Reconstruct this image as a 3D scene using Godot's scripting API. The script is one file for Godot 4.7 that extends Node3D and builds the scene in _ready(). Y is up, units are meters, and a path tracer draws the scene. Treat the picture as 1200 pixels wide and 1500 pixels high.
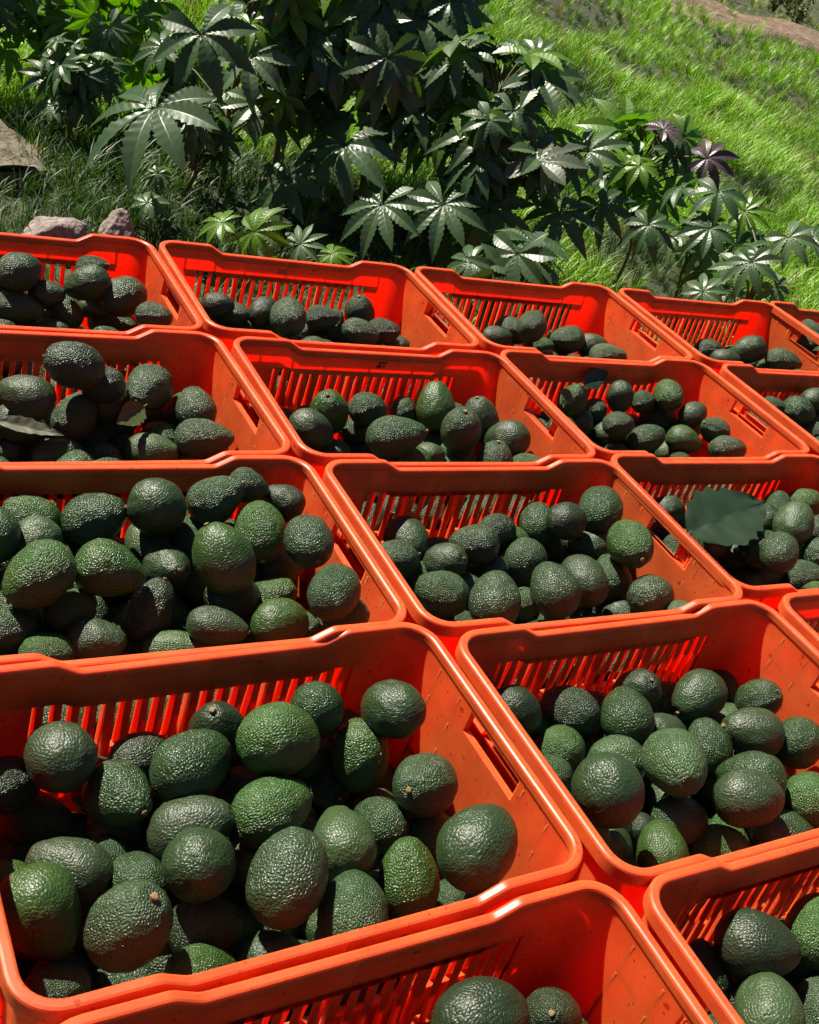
extends Node3D

# ---------------------------------------------------------------- helpers
const RIM := 0.62            # height of the crates' rims above the ground
const HC := 0.305            # height of one crate
var taken := {}
var rng := RandomNumberGenerator.new()
var mat := {}
var avo_mesh := []
var avo_mats := []
var nub_mesh: ArrayMesh
var leaf_mesh := []
var crate_proto: Node3D
var lower_proto: Node3D
var filler_at: Array[Transform3D] = []
var filler_tint := PackedColorArray()
var avocado_count := 0

class MB:
	var v := PackedVector3Array()
	var n := PackedVector3Array()
	var c := PackedColorArray()
	var i := PackedInt32Array()
	func add(p: Vector3, nn: Vector3, col := Color.WHITE) -> int:
		v.append(p); n.append(nn); c.append(col)
		return v.size() - 1
	func tri(a: int, b: int, d: int) -> void:
		var g := (v[b] - v[a]).cross(v[d] - v[a])
		if g.dot(n[a] + n[b] + n[d]) > 0.0:
			i.append(a); i.append(d); i.append(b)
		else:
			i.append(a); i.append(b); i.append(d)
	func quad(p0: Vector3, p1: Vector3, p2: Vector3, p3: Vector3, nn: Vector3, col := Color.WHITE) -> void:
		var a := add(p0, nn, col); var b := add(p1, nn, col); var d := add(p2, nn, col); var e := add(p3, nn, col)
		tri(a, b, d); tri(a, d, e)
	func quadn(p0: Vector3, p1: Vector3, p2: Vector3, p3: Vector3, n0: Vector3, n1: Vector3, n2: Vector3, n3: Vector3) -> void:
		var a := add(p0, n0); var b := add(p1, n1); var d := add(p2, n2); var e := add(p3, n3)
		tri(a, b, d); tri(a, d, e)
	func smooth() -> void:      # normals from the faces that share a vertex
		for k in n.size(): n[k] = Vector3.ZERO
		for k in range(0, i.size(), 3):
			var g := -(v[i[k + 1]] - v[i[k]]).cross(v[i[k + 2]] - v[i[k]])
			n[i[k]] += g; n[i[k + 1]] += g; n[i[k + 2]] += g
		for k in n.size(): n[k] = n[k].normalized() if n[k].length_squared() > 0.0 else Vector3.UP
	func mesh() -> ArrayMesh:
		var a := []
		a.resize(Mesh.ARRAY_MAX)
		a[Mesh.ARRAY_VERTEX] = v; a[Mesh.ARRAY_NORMAL] = n; a[Mesh.ARRAY_COLOR] = c; a[Mesh.ARRAY_INDEX] = i
		var m := ArrayMesh.new()
		m.add_surface_from_arrays(Mesh.PRIMITIVE_TRIANGLES, a)
		return m

func numbered(called: String) -> String:
	if not taken.has(called):
		taken[called] = 0
		return called
	taken[called] += 1
	return "%s_%03d" % [called, taken[called]]

func piece(called: String, mesh: Mesh, m: Material, parent: Node3D) -> MeshInstance3D:
	var o := MeshInstance3D.new()
	o.name = called
	o.mesh = mesh
	o.material_override = m
	parent.add_child(o, true)
	return o

func thing(called: String, label: String, category: String, at: Vector3, group := "") -> Node3D:
	var o := Node3D.new()
	o.name = numbered(called)
	add_child(o)
	o.position = at
	tag(o, label, category, group)
	return o

func tag(o: Node3D, label: String, category: String, group := "") -> void:
	o.set_meta("label", label)
	o.set_meta("category", category)
	if group != "": o.set_meta("group", group)

func setting(called: String, mesh: Mesh, m: Material) -> MeshInstance3D:
	var o := piece(numbered(called), mesh, m, self)
	o.set_meta("kind", "structure")
	return o

func lin(r: float, g: float, b: float) -> Color:
	return Color(r, g, b).linear_to_srgb()

func plain(r: float, g: float, b: float, rough: float) -> StandardMaterial3D:
	var m := StandardMaterial3D.new()
	m.albedo_color = lin(r, g, b)
	m.roughness = rough
	return m

func box(mb: MB, lo: Vector3, hi: Vector3) -> void:
	for ax in 3:
		for s in 2:
			var nn := Vector3.ZERO
			nn[ax] = 1.0 if s == 1 else -1.0
			var u := (ax + 1) % 3
			var w := (ax + 2) % 3
			var p := []
			for k in [[0, 0], [1, 0], [1, 1], [0, 1]]:
				var q := Vector3.ZERO
				q[ax] = hi[ax] if s == 1 else lo[ax]
				q[u] = hi[u] if k[0] == 1 else lo[u]
				q[w] = hi[w] if k[1] == 1 else lo[w]
				p.append(q)
			mb.quad(p[0], p[1], p[2], p[3], nn)

func tube(mb: MB, pts: Array, radii: Array, sides: int, col := Color.WHITE) -> void:
	var rings := []
	for k in pts.size():
		var d: Vector3 = (pts[mini(k + 1, pts.size() - 1)] - pts[maxi(k - 1, 0)]).normalized()
		var u := d.cross(Vector3(0.31, 0.2, 0.93)).normalized()
		var w := d.cross(u)
		var ring := []
		for s in sides:
			var a := TAU * s / sides
			var o := u * cos(a) + w * sin(a)
			ring.append(mb.add(pts[k] + o * radii[k], o, col))
		rings.append(ring)
	for k in pts.size() - 1:
		for s in sides:
			var t := (s + 1) % sides
			mb.tri(rings[k][s], rings[k][t], rings[k + 1][t])
			mb.tri(rings[k][s], rings[k + 1][t], rings[k + 1][s])

# ---------------------------------------------------------------- textures
func noise(seed_: int, freq: float, oct := 4) -> FastNoiseLite:
	var f := FastNoiseLite.new()
	f.seed = seed_
	f.frequency = freq
	f.fractal_octaves = oct
	return f

func noise_tex(seed_: int, freq: float, size: int, ramp: Array, normal := false, bump := 4.0) -> NoiseTexture2D:
	var t := NoiseTexture2D.new()
	t.width = size; t.height = size
	t.seamless = true
	t.noise = noise(seed_, freq)
	if normal:
		t.as_normal_map = true
		t.bump_strength = bump
	if ramp.size():
		var g := Gradient.new()
		var offs := PackedFloat32Array()
		var cols := PackedColorArray()
		for r in ramp:
			offs.append(r[0]); cols.append(r[1])
		g.offsets = offs; g.colors = cols
		t.color_ramp = g
	return t

func pebble_images() -> Array:      # a repeating tile of irregular pebbles: [height, colour]
	var N := 420
	var K := 21
	var r := RandomNumberGenerator.new()
	r.seed = 77
	var px := PackedFloat32Array(); var py := PackedFloat32Array(); var ph := PackedFloat32Array()
	for k in K * K:
		px.append(r.randf_range(0.1, 0.9)); py.append(r.randf_range(0.1, 0.9)); ph.append(r.randf_range(0.45, 1.0))
	var warp := noise(5, 0.03, 2)
	var fine := noise(6, 0.12, 3)
	var h := Image.create(N, N, false, Image.FORMAT_RGB8)
	var c := Image.create(N, N, false, Image.FORMAT_RGB8)
	for y in N:
		for x in N:
			var fx := float(x) / N * K + 0.5 * sin(TAU * 3.0 * y / N + 1.0) * 0.6
			var fy := float(y) / N * K + 0.5 * sin(TAU * 4.0 * x / N) * 0.6
			var cx := int(floor(fx)); var cy := int(floor(fy))
			var d1 := 9.0; var d2 := 9.0; var top := 0.0
			for dy in range(-1, 2):
				for dx in range(-1, 2):
					var id := posmod(cy + dy, K) * K + posmod(cx + dx, K)
					var ex := cx + dx + px[id] - fx
					var ey := (cy + dy + py[id] - fy) * 0.85
					var d := ex * ex + ey * ey
					if d < d1:
						d2 = d1; d1 = d; top = ph[id]
					elif d < d2:
						d2 = d
			d1 = sqrt(d1); d2 = sqrt(d2)
			var edge := clampf((d2 - d1) * 1.7, 0.0, 1.0)
			var v := top * (0.6 * edge * (2.0 - edge) + 0.4 * clampf(1.0 - d1 * d1, 0.0, 1.0))
			v += fine.get_noise_2d(x, y) * 0.05
			v = clampf(v, 0.0, 1.0)
			h.set_pixel(x, y, Color(v, v, v))
			var spot := 1.0 if top > 0.965 and d1 < 0.2 else 0.0
			var g := 0.80 + 0.12 * (top - 0.7) + 0.07 * fine.get_noise_2d(x * 0.7 + 900.0, y * 0.7)
			c.set_pixel(x, y, Color(g * 0.98, g, g * 0.95).lerp(Color(1.0, 0.98, 0.72), spot * 0.6))
	for k in 7:      # corky scars and rubbed patches
		var at := Vector2(r.randf(), r.randf()) * N
		var big := r.randf_range(3.0, 8.0) if k < 5 else r.randf_range(22.0, 40.0)
		for dy in range(-44, 45):
			for dx in range(-44, 45):
				var d := Vector2(dx, dy * 1.4).length() / big + fine.get_noise_2d(at.x + dx, at.y + dy) * 0.9
				if d < 1.0:
					var q := Vector2i(posmod(int(at.x) + dx, N), posmod(int(at.y) + dy, N))
					c.set_pixel(q.x, q.y, c.get_pixel(q.x, q.y).lerp(Color(1.0, 0.80, 0.62) if k < 5 else Color(0.95, 0.93, 0.90), (0.75 if k < 5 else 0.45) * minf(1.0, (1.0 - d) * 3.0)))
	return [ImageTexture.create_from_image(h), ImageTexture.create_from_image(c)]

func scuff_image() -> ImageTexture:      # handled plastic: faded clouds, dust, fine scratches, specks of dried mud
	var N := 1024
	var r := RandomNumberGenerator.new()
	r.seed = 91
	var im := Image.create(N, N, false, Image.FORMAT_RGB8)
	var cloud := noise(92, 0.006, 4)
	var dust := noise(93, 0.05, 3)
	for y in N:
		for x in N:
			var v := 0.93 + 0.14 * cloud.get_noise_2d(x, y)
			var d := clampf(dust.get_noise_2d(x, y) * 1.6 - 0.20, 0.0, 1.0) * clampf(cloud.get_noise_2d(x + 500.0, y) * 3.5 + 0.15, 0.0, 1.0)
			im.set_pixel(x, y, Color(v, v, v).lerp(Color(0.80, 0.98, 1.0), d * 0.32))
	for k in 420:      # scratches
		var p := Vector2(r.randf(), r.randf()) * N
		var a := r.randf() * TAU
		var bright := r.randf() < 0.6
		for j in r.randi_range(8, 60):
			p += Vector2(cos(a), sin(a))
			a += r.randf_range(-0.03, 0.03)
			var q := Vector2i(posmod(int(p.x), N), posmod(int(p.y), N))
			im.set_pixel(q.x, q.y, im.get_pixel(q.x, q.y).lerp(Color(0.98, 1.0, 1.0) if bright else Color(0.70, 0.66, 0.63), 0.4))
	for k in 420:      # specks
		var c := Vector2(r.randf(), r.randf()) * N
		var s := r.randf_range(0.6, 3.2) * (2.0 if r.randf() < 0.05 else 1.0)
		for dy in range(-7, 8):
			for dx in range(-7, 8):
				if Vector2(dx, dy * r.randf_range(0.8, 1.2)).length() < s:
					var q := Vector2i(posmod(int(c.x) + dx, N), posmod(int(c.y) + dy, N))
					im.set_pixel(q.x, q.y, im.get_pixel(q.x, q.y).lerp(Color(0.42, 0.40, 0.38), 0.6))
	return ImageTexture.create_from_image(im)

func materials() -> void:
	var scuffs := scuff_image()
	# moulded plastic of the crates: three shades, slightly see-through, with faint scuffs
	for k in 3:
		var m := StandardMaterial3D.new()
		m.albedo_color = [lin(0.94, 0.094, 0.020), lin(0.90, 0.085, 0.019), lin(0.95, 0.103, 0.024)][k]
		m.albedo_texture = scuffs
		m.uv1_triplanar = true
		m.uv1_scale = Vector3(1.7, 1.7, 1.7)
		m.uv1_offset = Vector3(0.31, 0.17, 0.53) * k
		m.roughness = 0.44
		m.roughness_texture = noise_tex(30 + k, 0.02, 256, [[0.0, Color(0.75, 0.75, 0.75)], [1.0, Color(1, 1, 1)]])
		m.heightmap_enabled = true
		m.heightmap_texture = noise_tex(40, 0.03, 256, [])
		m.heightmap_scale = 0.02
		m.subsurf_scatter_enabled = true
		m.subsurf_scatter_strength = 0.88
		m.metallic_specular = 0.48
		mat["crate%d" % k] = m
	mat.mark = plain(0.10, 0.02, 0.015, 0.6)
	mat.patch = plain(0.42, 0.10, 0.06, 0.7)
	# avocado skins
	var peb := pebble_images()
	var tones := [[0.025, 0.058, 0.019], [0.036, 0.086, 0.016], [0.035, 0.063, 0.028], [0.021, 0.040, 0.017], [0.034, 0.040, 0.022], [0.048, 0.092, 0.036]]  # blackish tone: dark skins, and fruit whose shade is put into the colour
	for t in tones:
		for k in 3:
			var m := StandardMaterial3D.new()
			var f := [1.0, 0.86, 1.14][k] as float
			m.albedo_color = lin(t[0] * f * [1.0, 1.08, 0.96][k] * 1.28, t[1] * f * 1.28, t[2] * f * 1.28)
			m.albedo_texture = peb[1]
			m.uv1_triplanar = true
			m.uv1_scale = Vector3.ONE * [0.52, 0.47, 0.57][k]
			m.uv1_offset = Vector3(0.13, 0.37, 0.71) * (k + 1.0)
			m.roughness = [0.34, 0.43, 0.37][k]
			m.heightmap_enabled = true
			m.heightmap_texture = peb[0]
			m.heightmap_scale = [0.25, 0.14, 0.29][k]
			avo_mats.append(m)
	mat.filler = avo_mats[0].duplicate()
	mat.filler.vertex_color_use_as_albedo = true
	mat.nub = plain(0.20, 0.13, 0.055, 0.85)
	mat.nub_dark = plain(0.13, 0.07, 0.035, 0.8)
	# leaves
	var lt := [[0.070, 0.138, 0.060], [0.140, 0.225, 0.125], [0.140, 0.290, 0.028], [0.085, 0.056, 0.072], [0.120, 0.150, 0.110]]
	for k in lt.size():
		var m := plain(lt[k][0], lt[k][1], lt[k][2], 0.38)
		m.metallic_specular = 0.55
		m.vertex_color_use_as_albedo = true
		m.backlight_enabled = true
		m.backlight = (lin(0.60, 0.85, 0.08) if k != 2 else lin(0.75, 1.0, 0.06)) if k != 3 else lin(0.3, 0.12, 0.1)
		m.albedo_texture = noise_tex(60 + k, 0.02, 256, [[0.0, Color(0.82, 0.84, 0.82)], [1.0, Color(1, 1, 1)]])
		m.uv1_triplanar = true
		m.uv1_scale = Vector3.ONE * 0.9
		mat["leaf%d" % k] = m
	mat.stem = plain(0.085, 0.080, 0.030, 0.6)
	mat.stem.vertex_color_use_as_albedo = true
	mat.avo_leaf = plain(0.014, 0.030, 0.014, 0.45)
	mat.avo_leaf.vertex_color_use_as_albedo = true
	mat.dry_leaf = plain(0.075, 0.085, 0.060, 0.6)
	mat.dry_leaf.vertex_color_use_as_albedo = true
	mat.olive_leaf = plain(0.040, 0.058, 0.016, 0.5)
	mat.olive_leaf.vertex_color_use_as_albedo = true
	# grass, soil, stone
	var g := plain(1, 1, 1, 0.5)
	g.vertex_color_use_as_albedo = true
	g.backlight_enabled = true
	g.backlight = Color(0.75, 0.80, 0.35)
	mat.grass = g
	var e := plain(0.8, 0.8, 0.8, 0.95)
	e.albedo_texture = noise_tex(81, 0.01, 512, [[0.0, lin(0.022, 0.030, 0.010)], [0.5, lin(0.040, 0.055, 0.016)], [1.0, lin(0.070, 0.070, 0.030)]])
	e.uv1_triplanar = true
	e.uv1_scale = Vector3.ONE * 0.7
	e.heightmap_enabled = true
	e.heightmap_texture = noise_tex(82, 0.03, 512, [])
	e.heightmap_scale = 2.0
	mat.earth = e
	var s: StandardMaterial3D = e.duplicate()
	s.albedo_texture = noise_tex(83, 0.015, 512, [[0.0, lin(0.09, 0.06, 0.036)], [0.6, lin(0.18, 0.12, 0.078)], [1.0, lin(0.27, 0.20, 0.13)]])
	mat.soil = s
	var r: StandardMaterial3D = e.duplicate()
	r.albedo_texture = noise_tex(84, 0.02, 512, [[0.0, lin(0.13, 0.10, 0.09)], [0.45, lin(0.26, 0.21, 0.195)], [0.7, lin(0.33, 0.25, 0.23)], [1.0, lin(0.46, 0.41, 0.38)]])
	r.uv1_scale = Vector3.ONE * 3.0
	r.heightmap_scale = 0.8
	mat.rock = r
	var l: StandardMaterial3D = e.duplicate()
	l.albedo_texture = noise_tex(85, 0.02, 512, [[0.0, lin(0.05, 0.045, 0.028)], [0.5, lin(0.13, 0.11, 0.075)], [1.0, lin(0.24, 0.21, 0.15)]])
	l.uv1_scale = Vector3.ONE * 1.6
	l.heightmap_scale = 1.5
	mat.ledge = l

# ---------------------------------------------------------------- the crate
func rim_path() -> Array:      # [x, z, nx, nz, dip] once round the outer edge of the rim
	var out := []
	var hx := 0.3055; var hz := 0.2065; var r := 0.046
	var xs := [-0.2595, -0.205, -0.190, -0.186, -0.182, -0.178, -0.160, -0.156, -0.152, -0.148, -0.10, 0.0, 0.10, 0.148, 0.152, 0.156, 0.160, 0.178, 0.182, 0.186, 0.190, 0.205, 0.2595]
	var dips := {0.190: 0.0, 0.186: 0.015, 0.182: 0.07, 0.178: 0.19, 0.160: 0.81, 0.156: 0.93, 0.152: 0.985, 0.148: 1.0}
	for side in 4:
		if side == 0 or side == 2:      # the long sides: z = -hz going +x, then z = +hz going -x
			var s := 1.0 if side == 0 else -1.0
			for x in xs:
				var d := 0.0
				if absf(x) < 0.148: d = 1.0
				for k in dips:
					if absf(absf(x) - k) < 1e-5: d = dips[k]
				out.append([x * s, -hz * s, 0.0, -s, d])
		else:
			var s := 1.0 if side == 1 else -1.0
			for z in [-0.1605, -0.066, -0.050, 0.0, 0.050, 0.066, 0.1605]:
				out.append([hx * s, z * s, s, 0.0, 0.0])
		# corner arc
		var cx: float = [hx - r, hx - r, -hx + r, -hx + r][side]
		var cz: float = [-hz + r, hz - r, hz - r, -hz + r][side]
		var a0: float = [-PI / 2, 0.0, PI / 2, PI][side]
		for k in range(1, 8):
			var a := a0 + PI / 2 * k / 8.0
			out.append([cx + r * cos(a), cz + r * sin(a), cos(a), sin(a), 0.0])
	return out

const DIP := 0.0165

func on_path(p: Array, o: float, y: float) -> Vector3:
	return Vector3(p[0] - p[2] * o, HC + y, p[1] - p[3] * o)

func rim_mesh() -> ArrayMesh:
	var mb := MB.new()
	var path := rim_path()
	# [inset, height, dips with the rim]
	var sec := [[0.0, -0.019], [0.0, -0.0035], [0.0011, -0.0011], [0.0035, 0.0], [0.0095, 0.0], [0.0117, -0.0011], [0.0128, -0.0035], [0.0128, -0.012], [0.0122, -0.014], [0.0109, -0.014], [0.0109, -0.0030], [0.0021, -0.0030], [0.0021, -0.019]]
	for k in path.size():
		var a: Array = path[k]; var b: Array = path[(k + 1) % path.size()]
		var bend: float = absf(a[2] - b[2]) + absf(a[3] - b[3])
		for j in sec.size():
			var s: Array = sec[j]; var t: Array = sec[(j + 1) % sec.size()]
			var p0 := on_path(a, s[0], s[1] - DIP * a[4]); var p1 := on_path(b, s[0], s[1] - DIP * b[4])
			var p2 := on_path(b, t[0], t[1] - DIP * b[4]); var p3 := on_path(a, t[0], t[1] - DIP * a[4])
			var e: float = t[0] - s[0]; var f: float = t[1] - s[1]
			var na := Vector3(a[2] * f, e, a[3] * f).normalized(); var nb := Vector3(b[2] * f, e, b[3] * f).normalized()
			if bend < 0.01:
				var gs := []
				for q in 2:
					var kk := (k + q) % path.size()
					var before: Array = path[(kk + path.size() - 1) % path.size()]; var after: Array = path[(kk + 1) % path.size()]; var here: Array = path[kk]
					var tang := on_path(after, s[0], -DIP * after[4]) - on_path(before, s[0], -DIP * before[4])
					if absf(before[2] - after[2]) + absf(before[3] - after[3]) > 0.01: tang = on_path(b, s[0], -DIP * b[4]) - on_path(a, s[0], -DIP * a[4])
					var g := tang.cross(Vector3(-here[2] * e, f, -here[3] * e)).normalized()
					if g.dot(na) < 0.0: g = -g
					gs.append(g)
				mb.quadn(p0, p1, p2, p3, gs[0], gs[1], gs[1], gs[0])
			else:
				mb.quadn(p0, p1, p2, p3, na, nb, nb, na)
	return mb.mesh()

func draft(y: float) -> float:
	return 0.0080 + 0.016 * (-y / HC)

func wall_mesh(which: String) -> ArrayMesh:      # "end" (x > 0.205, with its two corners) or "side" (the rest of the long side at z < 0)
	var mb := MB.new()
	var all := rim_path()
	var path := []
	var n := all.size()
	if which == "end":
		var start := 0
		for k in n:
			if all[k][3] < -0.9 and absf(all[k][0] - 0.205) < 1e-4: start = k
		for k in 60:
			var p: Array = all[(start + k) % n]
			path.append(p)
			if k > 5 and p[3] > 0.9 and absf(p[0] - 0.205) < 1e-4: break
	else:
		for p in all:
			if p[3] < -0.9 and absf(p[0]) <= 0.2051: path.append(p)
	var ys := [-0.0040, -0.0195, -0.052, -0.060, -0.166, -HC]
	var th := 0.0018
	var solid := func(i: int, j: int) -> bool:
		if i < 0 or j < 0 or i >= path.size() - 1 or j >= ys.size() - 1: return false
		if which == "upper": return j < 3
		if which == "lower": return j == 4
		return not (j == 1 and path[i][2] > 0.99 and path[i + 1][2] > 0.99 and path[i][1] > -0.051 and path[i + 1][1] > -0.051 and path[i][1] < 0.067 and path[i + 1][1] < 0.067)
	for i in path.size() - 1:
		var a: Array = path[i]; var b: Array = path[i + 1]
		for j in ys.size() - 1:
			if not solid.call(i, j): continue
			var yt := [0.0, 0.0]; var yb := [0.0, 0.0]
			for q in 2:
				var dip: float = DIP * ([a, b][q][4] as float)
				yt[q] = ys[j] - (dip if j == 0 else dip * (1.0 if j < 3 and which == "upper" else 0.0))
				yb[q] = ys[j + 1] - (dip if j < 2 and which == "upper" else 0.0)
			for inner in 2:
				var k := th if inner == 1 else 0.0
				var s := -1.0 if inner == 1 else 1.0
				mb.quadn(on_path(a, draft(yt[0]) + k, yt[0]), on_path(b, draft(yt[1]) + k, yt[1]), on_path(b, draft(yb[1]) + k, yb[1]), on_path(a, draft(yb[0]) + k, yb[0]),
					Vector3(a[2], 0, a[3]) * s, Vector3(b[2], 0, b[3]) * s, Vector3(b[2], 0, b[3]) * s, Vector3(a[2], 0, a[3]) * s)
			# edges towards openings
			var deep := 0.008 if which == "end" and (j == 0 or j == 2 or j == 1) else 0.0
			if not solid.call(i, j - 1):
				mb.quad(on_path(a, draft(yt[0]) - (deep if j == 2 else 0.0), yt[0]), on_path(b, draft(yt[1]) - (deep if j == 2 else 0.0), yt[1]), on_path(b, draft(yt[1]) + th, yt[1]), on_path(a, draft(yt[0]) + th, yt[0]), Vector3.UP)
			if not solid.call(i, j + 1):
				mb.quad(on_path(a, draft(yb[0]) - (deep if j == 0 else 0.0), yb[0]), on_path(b, draft(yb[1]) - (deep if j == 0 else 0.0), yb[1]), on_path(b, draft(yb[1]) + th, yb[1]), on_path(a, draft(yb[0]) + th, yb[0]), Vector3.DOWN)
			if which == "end" and j == 1:
				if not solid.call(i + 1, j) and i + 1 < path.size() - 1:
					mb.quad(on_path(b, draft(yt[1]) - deep, yt[1]), on_path(b, draft(yt[1]) + th, yt[1]), on_path(b, draft(yb[1]) + th, yb[1]), on_path(b, draft(yb[1]) - deep, yb[1]), Vector3(0, 0, 1) * signf(b[1] - a[1]))
				if not solid.call(i - 1, j) and i > 0:
					mb.quad(on_path(a, draft(yt[0]) - deep, yt[0]), on_path(a, draft(yt[0]) + th, yt[0]), on_path(a, draft(yb[0]) + th, yb[0]), on_path(a, draft(yb[0]) - deep, yb[0]), Vector3(0, 0, 1) * signf(a[1] - b[1]))
	return mb.mesh()

func slat_mesh(width: float, out: float) -> ArrayMesh:      # an upright slat of the back wall (z < 0), leaning with the wall's draft
	var mb := MB.new()
	var sec := [[-width / 2, 0.0008], [-width / 2 + 0.0008, 0.0], [width / 2 - 0.0008, 0.0], [width / 2, 0.0008], [width / 2 - 0.001, out], [-width / 2 + 0.001, out]]
	var y0 := -0.060; var y1 := -0.166
	for j in sec.size():
		var s: Array = sec[j]; var t: Array = sec[(j + 1) % sec.size()]
		var p := func(q: Array, y: float) -> Vector3: return Vector3(q[0], HC + y, -0.2065 + draft(y) + 0.0018 - q[1])
		var nn := Vector3(t[1] - s[1], 0, t[0] - s[0]).normalized()
		var a: Vector3 = p.call(s, y0); var b: Vector3 = p.call(t, y0); var c: Vector3 = p.call(t, y1); var d: Vector3 = p.call(s, y1)
		var mid := (a + b) * 0.5 - Vector3(0, a.y, a.z - (a.z + b.z) * 0.5) 
		var centre := Vector3(0, 0, -0.2065 + draft(y0) + 0.003 - out * 0.5)
		var outward := Vector3((a.x + b.x) * 0.5, 0, (a.z + b.z) * 0.5) - centre
		if nn.dot(outward) < 0.0: nn = -nn
		mb.quad(a, b, c, d, nn)
	return mb.mesh()

func rib_mesh() -> ArrayMesh:      # the stiffening ribs on the outside of the back wall
	var mb := MB.new()
	for y in [[-0.0605, -0.0575], [-0.1685, -0.1655]]:
		var o := draft(y[0])
		box(mb, Vector3(-0.235, HC + y[0], -0.2065 + o - 0.008), Vector3(0.235, HC + y[1], -0.2065 + o - 0.0004))
	for x in [-0.236, -0.168, -0.0985, 0.0, 0.0985, 0.168, 0.236]:
		box(mb, Vector3(x - 0.0012, HC - 0.0570, -0.2065 + 0.0045), Vector3(x + 0.0012, HC - 0.0225, -0.2065 + 0.0086))
		box(mb, Vector3(x - 0.0012, 0.012, -0.2065 + 0.0075), Vector3(x + 0.0012, HC - 0.169, -0.2065 + 0.0170))
	return mb.mesh()

func end_rib_mesh() -> ArrayMesh:      # ribs on the outside of the end wall (x > 0)
	var mb := MB.new()
	for z in [-0.13, -0.078, 0.078, 0.13]:
		for k in 6:
			var y0 := lerpf(HC - 0.0225, 0.012, k / 6.0); var y1 := lerpf(HC - 0.0225, 0.012, (k + 1) / 6.0)
			box(mb, Vector3(0.3055 - draft(y1 - HC) - 0.0002, y1, z - 0.0012), Vector3(0.3010, y0 - (0.0 if k == 0 else 0.0001), z + 0.0012))
	for y in [-0.068, -0.16]:
		box(mb, Vector3(0.3055 - draft(y) - 0.0004, HC + y, -0.1285), Vector3(0.3006, HC + y + 0.003, 0.1285))
	return mb.mesh()

func make_crate(full: bool) -> Node3D:
	var o := Node3D.new()
	var m: Material = mat.crate0
	piece("rim", rim_mesh(), m, o)
	var end := wall_mesh("end"); var upper := wall_mesh("upper"); var lower := wall_mesh("lower")
	for s in 2:
		piece("end_wall", end, m, o).rotation.y = PI * s
		piece("upper_panel", upper, m, o).rotation.y = PI * s
		piece("lower_panel", lower, m, o).rotation.y = PI * s
	var fl := MB.new()
	box(fl, Vector3(-0.268, 0.0, -0.167), Vector3(0.268, 0.004, 0.167))
	piece("floor_panel", fl.mesh(), m, o)
	if full:
		var thin := slat_mesh(0.0092, 0.0036); var wide := slat_mesh(0.0115, 0.0085); var ribs := rib_mesh(); var er := end_rib_mesh()
		for s in 2:
			piece("stiffening_rib", ribs, m, o).rotation.y = PI * s
			piece("stiffening_rib", er, m, o).rotation.y = PI * s
			for k in 20:
				var sl := piece("slat", wide if k % 5 == 4 and k < 19 else thin, m, o)
				sl.rotation.y = PI * s
				sl.position = Vector3((-0.19475 + 0.0205 * k) * (1.0 if s == 0 else -1.0), 0, 0)
	return o

# ---------------------------------------------------------------- the avocados
func avocado_mesh(k: int) -> ArrayMesh:      # minor radius 1, stem end at +y, half length 1.28
	var mb := MB.new()
	var taper: float = [0.06, 0.11, 0.16, 0.22, 0.30, 0.02][k]
	var neck: float = [0.0, 0.0, 0.02, 0.05, 0.10, 0.0][k]
	var lump := noise(100 + k, 0.75, 2)
	var cell := FastNoiseLite.new()
	cell.noise_type = FastNoiseLite.TYPE_CELLULAR
	cell.cellular_return_type = FastNoiseLite.RETURN_DISTANCE
	cell.frequency = 5.5
	cell.fractal_type = FastNoiseLite.FRACTAL_NONE
	cell.seed = 200 + k
	var rings := 46; var sides := 64
	var most := 0.0
	for j in rings + 1:
		var f := PI * j / rings
		most = maxf(most, sin(f) * (1.0 - taper * cos(f) - neck * pow(maxf(0.0, cos(f)), 2.0)))
	for j in rings + 1:
		var f := PI * j / rings
		var cr := cos(f)
		var r := sin(f) * (1.0 - taper * cr - neck * pow(maxf(0.0, cr), 2.0)) / most
		for s in sides + 1:
			var a := TAU * s / sides
			var p := Vector3(r * cos(a), 1.28 * cr, r * sin(a))
			var q := Vector3(sin(f) * cos(a), cr, sin(f) * sin(a))
			var bump := -cell.get_noise_3dv(q * Vector3(1, 1.2, 1)) - 0.55
			p += q * (0.045 * lump.get_noise_3dv(q * 1.3 + Vector3(k * 9.0, 0, 0)) + 0.030 * bump)
			if cr > 0.93: p.y -= (cr - 0.93) * 0.9
			mb.add(p, q)
	for j in rings:
		for s in sides:
			var a := j * (sides + 1) + s
			if j > 0: mb.tri(a, a + 1, a + sides + 2)
			if j < rings - 1: mb.tri(a, a + sides + 2, a + sides + 1)
	mb.smooth()
	for j in rings + 1:      # the seam
		var a := j * (sides + 1)
		var g := (mb.n[a] + mb.n[a + sides]).normalized()
		mb.n[a] = g; mb.n[a + sides] = g
	for s in sides + 1:
		mb.n[s] = Vector3.UP
		mb.n[rings * (sides + 1) + s] = Vector3.DOWN
	mb.c = PackedColorArray()
	return mb_no_colour(mb)

func mb_no_colour(mb: MB) -> ArrayMesh:
	var a := []
	a.resize(Mesh.ARRAY_MAX)
	a[Mesh.ARRAY_VERTEX] = mb.v; a[Mesh.ARRAY_NORMAL] = mb.n; a[Mesh.ARRAY_INDEX] = mb.i
	var m := ArrayMesh.new()
	m.add_surface_from_arrays(Mesh.PRIMITIVE_TRIANGLES, a)
	return m

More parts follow.
